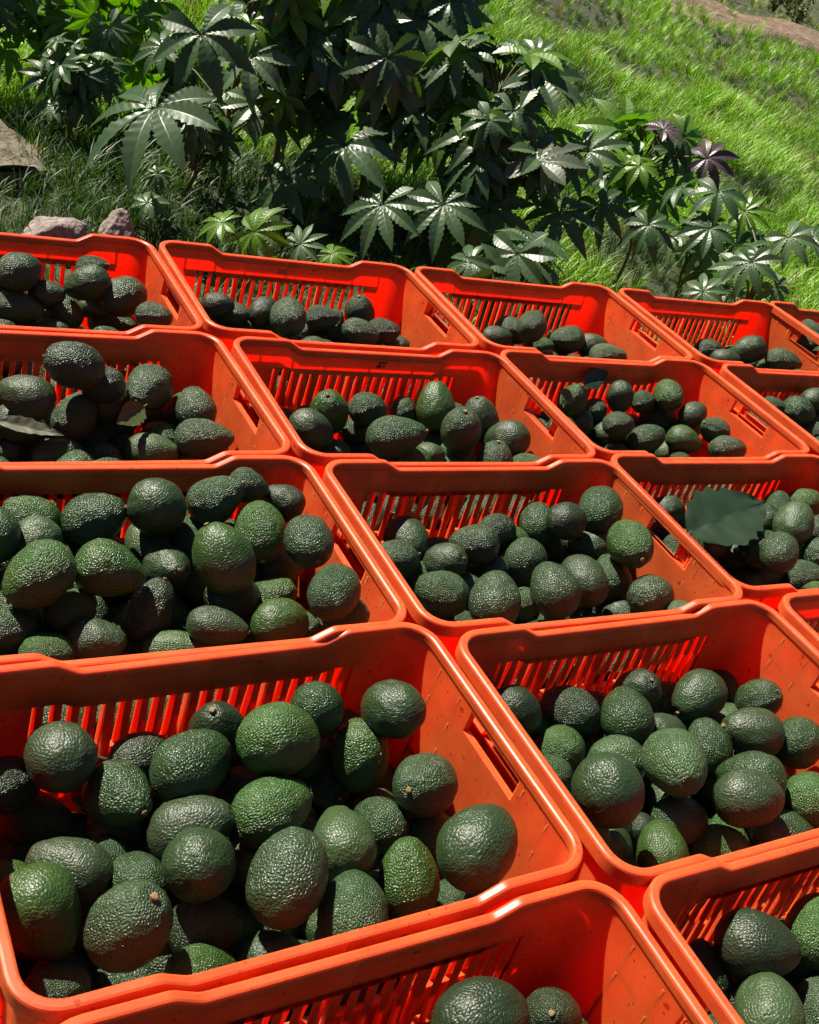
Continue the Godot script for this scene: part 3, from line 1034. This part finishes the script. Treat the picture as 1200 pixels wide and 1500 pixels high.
# ---------------------------------------------------------------- the scene
func _ready() -> void:
	rng.seed = 2024
	roll.seed = 4
	roll.frequency = 0.35
	roll.fractal_octaves = 3
	var cam := Camera3D.new()
	cam.name = "camera"
	cam.fov = 50.03
	cam.near = 0.05
	cam.far = 400.0
	cam.transform = Transform3D(Basis(Vector3(0.86057, 0.27634, 0.42785), Vector3(0.02818, 0.81290, -0.58172), Vector3(-0.50855, 0.51267, 0.69177)).orthonormalized(), Vector3(-0.44652, 1.48347, 0.70245))
	add_child(cam)
	cam.current = true
	var env := Environment.new()
	env.background_mode = Environment.BG_SKY
	env.sky = Sky.new()
	var sky := ProceduralSkyMaterial.new()
	sky.sky_top_color = Color(0.34, 0.47, 0.66)
	sky.sky_horizon_color = Color(0.62, 0.74, 0.88)
	sky.sky_curve = 0.12
	sky.ground_bottom_color = Color(0.20, 0.19, 0.13)
	sky.ground_horizon_color = Color(0.45, 0.47, 0.45)
	sky.sky_energy_multiplier = 0.50
	env.sky.sky_material = sky
	env.tonemap_mode = Environment.TONE_MAPPER_LINEAR
	env.tonemap_exposure = 2.15
	env.sdfgi_enabled = true
	env.ssao_enabled = true
	env.ssil_enabled = true
	var we := WorldEnvironment.new()
	we.name = "world_environment"
	we.environment = env
	add_child(we)
	var sun := DirectionalLight3D.new()
	sun.name = "sun"
	sun.light_energy = 1.6
	sun.light_color = Color(1.0, 0.965, 0.90)
	sun.light_angular_distance = 0.5
	sun.shadow_enabled = true
	add_child(sun)
	sun.look_at_from_position(Vector3.ZERO, Vector3(0.375, -1.0, 0.63), Vector3(0, 1, 0))

	materials()
	terrain()
	soil_strip()
	grow_grass()

	for k in 6:
		avo_mesh.append(avocado_mesh(k))
		leaf_mesh.append(castor_leaf(k))
	nub_mesh = make_nub()

	# rocks and the stone ledge behind the crates
	rock("long pinkish rock lying behind the back left crate", Vector3(0.41, 0.045, -2.80), Vector3(0.27, 0.18, 0.20), 3, mat.rock)
	rock("pinkish grey angular rock beside the long rock, behind the crates", Vector3(0.635, 0.055, -2.85), Vector3(0.15, 0.20, 0.15), 8, mat.rock)
	ledge("flat weathered stone ledge at the left edge of the picture", Vector3(-0.16, 0.0, -3.74), Vector2(0.62, 0.50), 0.075)

	# castor plants
	var main := [
		[751,446,-3062,261,-43,-85,31,0,0],
		[904,688,-3169,193,20,-71,67,0,0],
		[1289,726,-3558,158,41,-57,72,0,1],
		[1420,689,-3392,162,-10,-83,54,0,1],
		[1716,763,-3357,192,-32,-86,40,0,2],
		[1514,406,-3125,240,-45,-84,29,0,2],
		[1559,432,-3437,151,-76,-65,-8,0,1],
		[1034,442,-3969,141,-80,2,-60,0,0],
		[2081,718,-3021,175,82,54,20,1,3],
		[2072,585,-2659,182,18,85,-50,4,3],
		[1893,521,-2786,153,-76,-65,-8,0,3],
		[2322,640,-2718,136,76,65,8,1,3],
		[2048,771,-3281,169,-45,-84,29,0,3],
		[1865,735,-3275,215,-18,-85,50,0,2],
		[2769,743,-2862,100,63,77,-11,3,4],
		[2921,696,-2719,117,84,13,52,3,4],
		[2786,659,-3112,176,-84,-13,-52,2,4],
		[2773,643,-2441,127,-18,-85,50,0,5],
		[2720,527,-2352,121,-68,-73,5,0,5],
		[2628,533,-2010,112,-10,-83,54,0,6],
		[2758,642,-2013,103,41,-57,72,1,6],
		[2930,591,-2422,108,86,28,43,2,6],
		[1676,442,-2081,145,-10,-83,54,0,8],
		[1568,365,-2159,111,-76,-65,-8,0,8],
		[895,310,-2367,106,80,-2,60,2,7],
		[785,332,-2359,79,-84,-13,-52,2,7],
		[932,329,-2406,81,57,80,-17,1,7],
		[1028,310,-2305,77,76,65,8,1,7],
		[1143,290,-2303,70,86,28,43,2,7],
		[788,93,-3102,84,68,73,-5,1,9],
		[624,133,-3977,89,-85,-41,-32,1,10],
		[944,182,-4516,136,-68,-73,5,2,10],
		[1065,398,-4690,220,-18,-85,50,2,10],
		[906,226,-4938,202,41,-57,72,2,10],
		[1060,244,-4275,151,-82,-54,-20,2,10],
		[729,190,-4363,136,-80,2,-60,1,10],
		[2260,481,-1820,81,32,86,-40,1,6],
		[1763,588,-3102,157,12,-75,65,0,2],
		[1589,283,-2856,179,-32,-86,40,0,2],
		[1346,223,-3206,199,-18,-85,50,0,1],
		[1777,352,-2742,178,-18,-85,50,0,3],
		[2177,440,-2577,155,12,-75,65,0,3],
		[1230,340,-3689,167,73,-17,66,0,0],
		[1764,815,-3671,168,41,-57,72,2,2],
		[2090,874,-3606,171,82,54,20,2,2],
		[2411,468,-2643,133,41,-57,72,0,4],
		[2494,480,-2435,117,-18,-85,50,0,5]
	]
	var at := [Vector2(1.23, -3.58), Vector2(1.57, -3.87), Vector2(1.81, -3.42), Vector2(2.06, -2.91), Vector2(2.88, -2.90), Vector2(2.84, -2.51), Vector2(2.82, -2.10), Vector2(0.92, -2.41), Vector2(1.70, -2.13), Vector2(0.85, -3.19), Vector2(1.08, -4.89)]
	plant(0, "tall castor plant at left with one huge pale-veined star leaf", at[0], 0.80, 34, 0.19, [0, 0, 1, 2], main)
	plant(1, "dark castor plant left of the centre behind the huge leaf", at[1], 1.10, 46, 0.24, [0, 0, 0, 1], main)
	plant(2, "tallest castor plant at top centre, reaching out of the picture", at[2], 1.15, 46, 0.25, [0, 0, 1, 2], main)
	plant(3, "castor plant right of centre with pale pinkish star leaves on top", at[3], 0.76, 44, 0.21, [0, 0, 1, 2], main)
	plant(4, "slim castor plant with two folded purple young leaves at its tip", at[4], 0.60, 22, 0.15, [0, 2], main)
	plant(5, "small dark castor plant in the bright grass at right", at[5], 0.55, 10, 0.13, [0, 0, 1], main)
	plant(6, "low castor plant at far right just behind the crates", at[6], 0.52, 10, 0.13, [0, 1], main)
	plant(7, "young bright green castor plant right behind the second back-row crate", at[7], 0.24, 2, 0.08, [2, 1], main)
	plant(8, "low dark castor plant right behind the third back-row crate", at[8], 0.36, 14, 0.18, [0], main)
	plant(9, "tiny pale castor seedling beside the small rock", at[9], 0.10, 3, 0.07, [1, 0], main)
	plant(10, "yellow-green castor plant in the top left corner, lit from behind", at[10], 0.62, 26, 0.22, [2, 2, 1], main)
	plant(11, "shaded castor plant at the left edge above the stone ledge", Vector2(0.40, -4.35), 0.50, 30, 0.17, [0, 0, 2], main)
	plant(12, "castor plant at the back, between the tallest plant and the grass", Vector2(2.15, -4.1), 1.0, 30, 0.22, [2, 0, 1], main)

	plant(13, "yellow-green castor plant farthest back at the top left edge", Vector2(1.13, -5.5), 0.75, 30, 0.24, [2, 2, 2, 0], main)
	plant(14, "bushy yellow-green castor plant between the ledge and the huge star leaf", Vector2(0.80, -4.25), 0.46, 30, 0.17, [2, 2, 2, 1], main)
	plant(15, "dark low castor plant under the huge star leaf", Vector2(1.05, -3.42), 0.30, 20, 0.13, [0, 0, 1], main)
	plant(16, "small leafy castor plant in the grass right of the stone ledge", Vector2(0.66, -3.85), 0.32, 22, 0.12, [0, 1, 0], main)

	# pale shrubs past the bare strip
	var sp := [Vector2(12.2, -13.8), Vector2(13.3, -13.2), Vector2(11.2, -14.9), Vector2(14.9, -12.3), Vector2(14.4, -14.0), Vector2(12.8, -12.2)]
	var sl := ["pale shrub beyond the bare earth, nearest the grass", "leafy shrub beyond the bare earth at top right", "pale shrub at the left end of the bare earth", "shrub at the right edge beyond the bare earth", "farthest pale shrub at the top right", "small shrub standing in the bare earth strip"]
	for k in 6: shrub(sl[k], sp[k], [0.8, 1.0, 0.7, 0.8, 1.0, 0.4][k], 40 + k, Color(0.15, 0.17, 0.075))

	# crates with their avocados
	crate_proto = make_crate(true)
	lower_proto = make_crate(false)
	fill_crate(0.028, 0.410, 0.0116, 0, "orange-red crate cut off by the bottom edge of the picture", "bottom-edge big crate", [
		[110,-58,-123,401,100,-2,3,128,3,0,0,1,0],
		[206,-91,-117,320,-50,83,23,128,3,1,0,1,1],
		[243,-146,-117,320,90,-28,-34,128,1,0,0,1,2],
	])
	fill_crate(0.660, 0.421, 0.0089, 0, "orange-red crate in the bottom right corner, partly out of frame", "bottom-right crate", [
		[-128,-83,-133,395,84,13,53,128,3,0,0,2,1],
		[-10,-101,-136,375,69,26,-68,128,1,0,0,2,2],
		[-177,-129,-147,286,-7,70,-71,128,3,0,0,2,0],
		[-163,-99,-66,377,68,-1,-74,128,5,0,1,2,1],
		[-65,-127,-53,339,17,37,-91,128,2,0,1,2,2],
		[-134,-158,-116,322,91,-26,-31,128,4,0,1,2,0],
	])
	fill_crate(0.016, -0.010, 0.0222, 1, "large orange-red crate in front on the left, heaped with the biggest avocados", "front-row left crate", [
		[-185,-79,-137,376,-9,-39,-92,128,2,0,0,4,2],
		[-201,-169,-128,309,83,13,54,145,0,0,0,4,1],
		[-126,-106,-85,364,26,38,89,128,0,1,1,4,2],
		[-195,-130,-24,337,-79,2,-62,140,2,0,1,4,0],
		[-143,-162,-44,279,36,-93,-11,128,0,0,1,4,1],
		[-48,-74,-87,395,89,21,-40,128,0,0,1,4,4],
		[2,-84,-140,359,-36,93,11,128,3,1,0,4,4],
		[50,-45,-78,428,92,-33,-21,128,1,0,1,4,6],
		[134,-79,-142,343,41,-89,-22,128,0,0,0,4,6],
		[-66,-98,-20,358,81,54,22,138,2,0,1,4,3],
		[24,-83,-11,391,96,9,-26,128,1,0,1,4,5],
		[34,-155,-106,275,90,-28,-33,128,3,0,0,4,5],
		[-84,-74,45,374,50,-70,-52,128,0,0,2,4,3],
		[157,-174,-101,290,-5,34,94,128,3,1,0,4,7],
		[184,-117,-92,372,-1,-84,54,128,1,0,1,4,7],
		[218,-53,-104,370,-12,-57,-81,128,0,0,0,4,8],
		[220,-85,-4,390,-78,48,40,128,2,1,1,4,8],
		[171,-134,1,323,-3,-41,-91,128,0,0,2,4,7],
		[90,-95,41,378,28,-3,-96,128,5,0,2,4,6],
		[236,-144,26,303,93,-24,-27,128,0,0,2,4,8],
		[156,-112,95,357,4,81,-58,130,1,0,3,4,5],
		[209,-40,123,432,84,7,-54,128,0,0,3,4,7],
		[63,-96,131,377,44,10,-89,128,0,0,3,4,4],
		[-4,-64,91,411,56,45,-70,128,2,0,3,4,3],
		[3,-153,0,280,-29,-55,-78,128,5,0,2,4,5],
		[-170,-79,92,396,30,94,15,128,2,1,3,4,0],
		[-130,-135,6,305,-21,-56,-80,128,0,0,2,4,2],
		[-236,-116,34,405,37,-77,52,128,1,0,2,4,0],
		[-74,-142,75,330,100,-7,-2,128,3,0,2,4,4],
		[-98,-132,131,301,99,-10,-7,128,1,0,3,4,1],
		[-18,-145,128,300,100,-8,-4,128,0,0,3,4,2],
		[-228,-162,88,254,100,-3,3,128,2,0,2,4,1],
		[234,-171,105,285,97,-18,-18,128,0,0,3,4,6],
		[247,-134,142,277,97,-18,-18,128,0,0,3,4,8],
		[-237,-122,-144,316,97,-18,-18,128,3,0,0,4,0],
		[-84,-117,-144,320,97,-16,-16,128,3,0,0,4,3],
	])
	fill_crate(0.643, 0.009, 0.0135, 1, "orange-red front-row crate, second from left, with one bright green avocado", "front-row second crate", [
		[-192,-107,-140,361,64,-76,6,128,3,0,0,4,0],
		[-91,-117,-138,355,-45,-23,-86,128,3,0,0,4,2],
		[-31,-92,-92,381,44,6,-90,128,0,0,0,4,3],
		[36,-105,-141,348,-12,93,36,128,3,1,0,4,4],
		[-132,-135,-87,344,83,-35,-43,128,1,0,0,4,1],
		[-84,-111,-31,357,-97,22,-13,128,5,1,1,4,1],
		[-207,-37,67,443,65,-76,-3,128,0,0,2,4,0],
		[-54,-57,31,417,-38,23,90,128,5,0,2,4,3],
		[96,-118,-31,330,17,38,-91,128,0,0,1,4,2],
		[128,-98,-107,373,-91,-32,25,128,0,1,0,4,5],
		[248,-144,-148,277,4,-18,98,128,3,1,0,4,6],
		[243,-102,-84,320,3,90,44,128,0,1,1,4,5],
		[160,-92,-20,383,-92,8,-38,128,2,1,1,4,4],
		[237,-102,10,368,39,-90,-19,128,0,0,2,4,5],
		[84,-92,56,400,-22,-56,-80,128,0,0,2,4,4],
		[26,-67,100,390,97,10,21,128,2,0,3,4,3],
		[168,-99,104,384,82,-36,-45,128,1,0,3,4,5],
		[-42,-125,72,329,98,-13,14,128,0,0,3,4,1],
		[-105,-126,108,334,38,24,-89,128,1,0,3,4,0],
		[3,-144,114,312,85,28,44,129,1,0,3,4,2],
		[106,-126,126,319,84,13,53,147,0,0,3,4,4],
		[-155,-148,69,293,71,-65,27,128,0,0,2,4,1],
		[-176,-136,-43,277,65,-76,-3,128,0,0,1,4,0],
		[119,-168,-15,264,49,26,-83,128,2,0,1,4,3],
		[-76,-165,49,241,64,-76,5,128,3,0,2,4,2],
	])
	fill_crate(1.275, 0.001, -0.0021, 1, "orange-red crate corner peeking in at the right edge, front row", "front-row third crate", [
	])
	fill_crate(-0.005, -0.420, -0.0006, 2, "orange-red crate at the left edge, second row, heaped above its rim", "second-row left crate", [
		[-179,-53,-88,377,46,-79,-41,128,0,0,0,4,0],
		[-39,-56,-126,374,82,54,20,128,0,1,0,4,1],
		[45,-34,-115,409,46,-79,-41,128,0,0,0,4,2],
		[-142,-42,10,389,-77,-52,36,128,1,1,1,4,0],
		[-46,-51,-4,379,91,-16,39,128,1,0,1,4,1],
		[49,-84,-41,336,2,58,81,128,0,1,1,4,2],
		[137,-27,-129,352,76,65,8,131,0,1,0,4,4],
		[194,-22,-150,268,94,-24,23,128,0,0,0,4,5],
		[249,-40,-137,273,-82,27,-50,128,3,1,0,4,6],
		[189,-49,-71,382,-16,-38,91,128,1,1,1,4,3],
		[240,-26,-14,356,-9,-1,100,128,2,1,1,4,5],
		[100,-26,14,410,-42,70,-58,128,1,1,2,4,4],
		[105,-92,-116,324,41,13,-90,128,0,0,0,4,3],
		[193,-116,3,319,76,65,8,138,1,0,1,4,4],
		[165,-78,97,346,95,-19,-23,128,1,0,3,4,3],
		[223,-13,115,351,68,8,-73,128,0,0,3,4,4],
		[251,-64,110,257,-85,-41,-32,148,0,1,3,4,5],
		[78,-81,91,264,84,13,52,162,2,1,3,4,2],
		[-94,-106,12,296,77,32,-56,128,1,0,2,4,1],
		[10,-110,17,335,39,85,-35,150,3,1,2,4,3],
		[-77,-105,73,307,86,28,43,134,2,0,2,4,2],
		[-138,-112,80,274,98,8,16,128,1,0,3,4,0],
		[-179,-104,40,300,100,-6,-3,128,0,0,2,4,0],
		[32,-128,79,275,86,28,43,180,1,0,3,4,1],
		[131,-95,14,347,93,-24,-29,128,3,0,2,4,5],
		[248,-128,51,229,95,-20,-24,128,1,0,2,4,6],
	])
	fill_crate(0.619, -0.406, -0.0030, 2, "orange-red crate in the middle of the second row of crates", "second-row middle crate", [
		[-134,-119,-139,367,-4,10,99,128,0,1,0,4,1],
		[-179,-121,-89,333,95,-20,-23,128,2,0,0,4,0],
		[-43,-90,-83,342,-72,-39,-57,128,2,0,1,4,2],
		[-101,-112,-65,325,32,70,64,128,2,1,1,4,0],
		[-158,-99,24,350,-70,-7,-71,128,0,0,2,4,1],
		[-145,-156,0,306,100,-2,2,128,2,0,2,4,0],
		[-7,-135,-63,290,-59,-46,-67,128,2,0,1,4,3],
		[70,-121,-120,313,100,2,8,128,1,0,0,4,3],
		[-93,-78,71,401,47,27,-84,128,2,0,3,4,0],
		[-58,-151,-38,295,97,-16,-17,128,5,0,1,4,1],
		[56,-117,-54,386,34,-94,-7,128,2,0,1,4,4],
		[127,-96,-141,354,39,18,-90,128,0,0,0,4,4],
		[144,-56,-91,334,92,-25,-30,128,3,0,0,4,6],
		[235,-51,-115,406,59,15,-79,128,0,0,0,4,7],
		[182,-137,-126,349,73,-17,66,129,0,0,0,4,5],
		[208,-102,-78,293,-86,-28,-43,142,0,0,1,4,6],
		[211,-38,5,385,-24,9,97,128,1,1,2,4,7],
		[24,-74,62,405,14,15,-98,128,2,0,3,4,1],
		[115,-90,29,388,0,12,-99,128,2,0,3,4,3],
		[202,-110,1,368,36,26,-90,128,0,0,2,4,6],
		[222,-87,85,357,98,-14,-15,128,2,0,3,4,5],
		[209,-145,64,294,86,28,43,136,2,0,3,4,4],
		[65,-160,54,273,98,8,16,128,2,0,3,4,2],
		[26,-144,16,239,-45,82,-35,128,5,1,2,4,3],
		[60,-185,7,280,94,-21,-26,128,0,0,2,4,4],
		[218,-217,-19,297,98,-13,-14,128,0,0,1,4,5],
		[213,-171,14,289,98,-13,-14,128,3,0,2,4,5],
		[252,-87,137,239,86,28,43,133,5,0,3,4,6],
		[-94,-172,24,265,86,28,43,133,2,0,2,4,2],
		[21,-86,-112,293,98,-14,-16,128,3,0,0,4,2],
	])
	fill_crate(1.218, -0.422, -0.0073, 2, "orange-red crate at the right edge with a big dark leaf on its avocados", "second-row right crate", [
		[-135,-95,-147,294,99,-10,-10,128,2,0,0,3,0],
		[167,-95,-145,315,67,35,-66,128,0,0,0,3,2],
		[242,-84,-139,333,97,12,21,128,1,0,0,3,3],
		[97,-60,-42,393,55,59,-59,128,5,0,1,3,3],
		[-27,-82,5,378,-99,-8,11,128,0,1,1,3,2],
		[-51,-46,60,353,68,21,-70,128,2,0,2,3,1],
		[-20,-142,-36,335,74,-17,66,128,2,0,1,3,1],
		[156,-134,-21,291,-86,-28,-42,133,1,0,1,3,4],
		[132,-91,24,364,97,-17,-19,128,0,0,2,3,3],
		[13,-135,19,318,98,8,16,128,2,0,2,3,0],
		[72,-114,57,330,86,28,42,132,2,0,2,3,2],
		[96,-98,-105,362,97,-16,-18,128,0,0,0,3,1],
		[-100,-99,-46,353,99,-9,-9,128,2,0,1,3,0],
		[201,-91,-49,364,93,-23,-29,128,3,0,0,3,4],
	])
	fill_crate(-0.018, -0.830, 0.0121, 3, "orange-red crate at the left edge, third row, with dry grey leaf inside", "third-row left crate", [
		[22,-17,-91,393,-96,18,-20,128,3,1,1,3,2],
		[-51,-73,-83,367,-79,2,-61,133,2,1,2,3,0],
		[162,-76,-119,407,-61,-3,79,128,2,1,0,3,4],
		[239,-88,-79,363,7,27,-96,128,2,0,2,3,3],
		[99,-115,-140,360,81,0,-58,128,2,0,0,3,3],
		[36,-118,-92,359,46,84,-28,129,2,1,1,3,3],
		[76,-189,-141,353,-82,-54,-21,172,0,1,0,3,1],
		[-49,-138,-100,320,79,-2,61,150,2,0,0,3,0],
		[238,-107,-9,344,86,28,44,155,2,0,2,3,4],
		[180,-147,-70,313,-39,-52,-76,128,1,0,2,3,2],
		[147,-133,-5,337,86,28,44,138,5,0,2,3,1],
		[134,-176,-91,230,98,-15,-15,128,2,0,1,3,4],
		[-14,-192,-98,257,-86,-28,-44,145,2,1,1,3,1],
		[-65,-189,-96,242,86,28,44,129,2,0,1,3,0],
		[80,-61,-107,325,92,-25,-29,128,3,0,0,3,2],
	])
	fill_crate(0.605, -0.822, -0.0096, 3, "orange-red crate with a dark smudge printed on its back panel, third row", "third-row second crate", [
		[-114,-97,-101,378,-39,89,23,128,1,1,0,3,0],
		[-170,-106,-47,367,89,-41,18,128,2,0,1,3,0],
		[-34,-86,-94,331,98,-14,-16,128,0,0,0,3,3],
		[80,-124,-148,279,15,-94,31,128,0,0,0,3,4],
		[121,-79,-105,398,2,81,-58,131,1,0,0,3,5],
		[-37,-68,32,403,86,41,31,144,0,1,2,3,0],
		[-39,-144,-108,283,-85,-13,-51,129,0,0,0,3,2],
		[213,-89,-72,390,-36,91,-20,128,2,1,1,3,4],
		[127,-75,-5,399,-26,95,18,128,2,1,1,3,3],
		[156,-139,-39,371,64,50,-59,128,1,0,1,3,2],
		[237,-91,-1,383,-49,-50,-71,128,2,0,1,3,5],
		[184,-111,55,360,-9,99,-11,128,2,1,2,3,4],
		[7,-124,29,336,86,28,42,135,1,0,2,3,1],
		[64,-126,9,264,100,-6,-4,128,5,0,2,3,2],
		[113,-155,13,309,86,28,42,135,5,0,2,3,3],
		[-26,-197,-118,302,94,18,29,128,2,0,0,3,1],
		[-111,-158,-49,273,86,28,42,129,2,0,1,3,1],
		[246,-103,86,294,86,28,42,132,5,1,2,3,5],
	])
	fill_crate(1.210, -0.834, 0.0037, 3, "orange-red crate of small avocados, third row, third from left", "third-row third crate", [
		[-93,-82,-143,334,-7,95,31,128,1,1,0,3,0],
		[40,-76,-145,312,26,-96,10,128,0,0,0,3,2],
		[123,-89,-149,271,99,-11,-10,128,0,0,0,3,3],
		[174,-61,-135,351,40,17,-90,128,1,0,0,3,5],
		[-59,-136,-127,277,-22,96,-18,128,2,1,1,3,0],
		[-11,-123,-148,281,22,-96,18,128,0,0,0,3,1],
		[-12,-100,-64,288,96,13,24,128,0,0,1,3,3],
		[7,-145,-96,310,84,13,53,130,0,0,1,3,2],
		[34,-187,-128,301,96,13,24,128,0,0,1,3,1],
		[184,-127,-142,341,84,13,53,133,0,0,0,3,4],
		[221,-80,-82,303,91,28,-29,128,2,0,1,3,5],
		[244,-88,-26,316,-89,42,-17,128,0,1,2,3,3],
		[67,-124,-43,339,82,54,21,136,0,0,2,3,0],
		[155,-111,-17,326,80,-2,60,129,1,0,2,3,2],
		[248,-126,-99,276,86,28,43,129,5,0,1,3,4],
		[244,-102,34,312,86,28,43,140,2,0,2,3,4],
		[166,-164,-45,301,86,28,43,142,1,0,2,3,1],
	])
	fill_crate(1.861, -0.827, 0.0022, 3, "orange-red crate at the right edge of the third row", "third-row right crate", [
		[-106,-88,-147,293,86,28,43,129,0,0,0,1,0],
		[-43,-81,-115,380,94,-25,22,128,0,0,0,1,1],
		[37,-62,-143,334,96,13,24,128,0,0,0,1,2],
		[-3,-114,-67,311,86,28,43,133,2,0,0,1,3],
	])
	fill_crate(-0.034, -1.248, 0.0027, 4, "orange-red crate in the back left corner in front of the two rocks", "back-row left crate", [
		[32,-55,-111,383,81,1,-59,128,2,0,1,3,0],
		[158,-63,-95,353,-84,-48,-26,135,0,0,1,3,2],
		[180,-52,-150,263,85,41,32,132,0,1,0,3,2],
		[231,-81,-88,401,-91,-17,38,128,2,1,1,3,3],
		[84,-92,-97,282,86,28,43,133,0,0,1,3,1],
		[30,-114,-75,331,84,13,52,148,2,0,2,3,0],
		[123,-135,-118,358,-62,54,-56,128,5,1,0,3,0],
		[181,-128,-130,252,-86,-28,-43,133,5,1,0,3,1],
		[231,-161,-129,328,85,20,48,161,1,0,0,3,3],
		[250,-50,57,263,84,13,52,140,2,0,2,3,2],
		[91,-148,-53,256,86,28,43,142,0,0,2,3,1],
	])
	fill_crate(0.585, -1.251, -0.0160, 4, "orange-red crate of the back row with a grey label patch on its back panel", "back-row second crate", [
		[-35,-86,-55,401,37,21,-91,128,2,0,2,3,0],
		[-134,-123,-122,284,87,28,41,142,2,0,1,3,1],
		[-177,-96,-106,278,87,28,41,132,3,0,1,3,0],
		[-92,-158,-131,289,87,28,41,142,2,0,0,3,0],
		[-40,-162,-150,263,100,4,8,128,0,0,0,3,1],
		[-69,-106,-111,316,66,38,-65,128,3,0,1,3,2],
		[70,-104,-99,293,87,28,41,137,2,0,2,3,1],
		[110,-133,-128,299,45,84,-30,132,2,0,1,3,4],
		[48,-157,-128,297,82,54,19,147,2,0,1,3,3],
		[180,-101,-140,350,-35,93,12,128,2,1,0,3,4],
		[143,-107,-43,308,81,-2,59,145,2,0,2,3,2],
		[155,-168,-147,290,-86,-41,-31,172,5,0,0,3,3],
		[205,-105,-54,313,87,28,41,130,3,0,2,3,3],
		[247,-144,-64,287,87,28,41,144,2,0,2,3,4],
		[96,-190,-133,271,87,28,41,141,2,0,0,3,2],
	])
	fill_crate(1.208, -1.248, -0.0066, 4, "orange-red crate of the back row, third from left, little filled", "back-row third crate", [
		[18,-78,-88,376,67,35,-66,128,2,0,1,2,0],
		[4,-122,-141,348,80,-2,60,135,2,0,0,2,1],
		[-54,-134,-117,309,86,28,42,139,2,0,0,2,0],
		[161,-124,-117,356,-86,-28,-42,145,0,1,0,2,3],
		[94,-156,-127,301,86,28,42,141,1,0,0,2,2],
		[243,-129,-101,324,86,28,42,133,2,0,1,2,1],
		[245,-121,-34,301,86,28,42,165,5,0,1,2,2],
	])
	fill_crate(1.840, -1.242, 0.0059, 4, "orange-red crate of the back row, fourth from left, little filled", "back-row fourth crate", [
		[55,-132,-127,332,86,28,43,129,3,0,0,2,0],
		[136,-96,-68,388,-82,-54,-21,145,0,0,0,2,2],
		[218,-89,2,348,82,6,57,156,2,0,1,2,1],
		[242,-137,-38,336,86,28,43,147,1,0,1,2,0],
		[65,-129,-63,327,86,28,43,135,2,0,0,2,1],
	])
	fill_crate(2.432, -1.253, -0.0077, 4, "orange-red crate corner at the right edge of the back row", "back-row fifth crate", [
		[-238,-50,-33,377,86,28,42,132,2,0,0,1,0],
	])
	crate_proto.free()
	lower_proto.free()
	scatter("avocado_heap", avo_mesh[1], mat.filler, filler_at, filler_tint, "avocados deeper in the crates, glimpsed between the upper ones", "avocados")

	# loose leaves among the avocados
	lay_leaf("avocado_leaf", "big dark green leaf lying on the avocados of the second-row right crate", Vector3(0.992, 0.574, -0.430), Vector3(0.238, 0.030, -0.060), Vector3(-0.25, 0.94, 0.30), 0.265, -0.06, 0.16, mat.avo_leaf, 1)
	lay_leaf("avocado_leaf", "narrow grey-green leaf standing upright among the avocados of the back-row left crate", Vector3(-0.032, 0.525, -1.335), Vector3(0.038, 0.065, -0.010), Vector3(0.5, 0.2, 0.8), 0.080, 0.03, 0.4, mat.dry_leaf, 2, 0.6)
	lay_leaf("avocado_leaf", "dry grey leaf lying in the third-row left crate by its left edge", Vector3(-0.135, 0.560, -0.815), Vector3(0.085, -0.010, 0.024), Vector3(0.1, 1.0, 0.5), 0.105, 0.04, 0.25, mat.dry_leaf, 3, 0.55)
	lay_leaf("avocado_leaf", "curled olive leaf between the avocados in the middle of the third-row left crate", Vector3(0.118, 0.548, -0.885), Vector3(-0.066, -0.005, 0.056), Vector3(0.3, 0.7, 0.6), 0.085, 0.12, 0.35, mat.olive_leaf, 4)
	lay_leaf("avocado_leaf", "small dark leaf against the back slats of the third-row third crate", Vector3(1.150, 0.560, -1.000), Vector3(0.073, 0.020, -0.025), Vector3(-0.2, 0.6, 0.8), 0.085, 0.05, 0.2, mat.avo_leaf, 5)
	lay_leaf("avocado_leaf", "small olive leaf at the left wall of the third-row third crate", Vector3(1.090, 0.550, -0.950), Vector3(-0.047, 0.020, 0.010), Vector3(0.1, 0.7, 0.7), 0.065, 0.05, 0.2, mat.olive_leaf, 6)
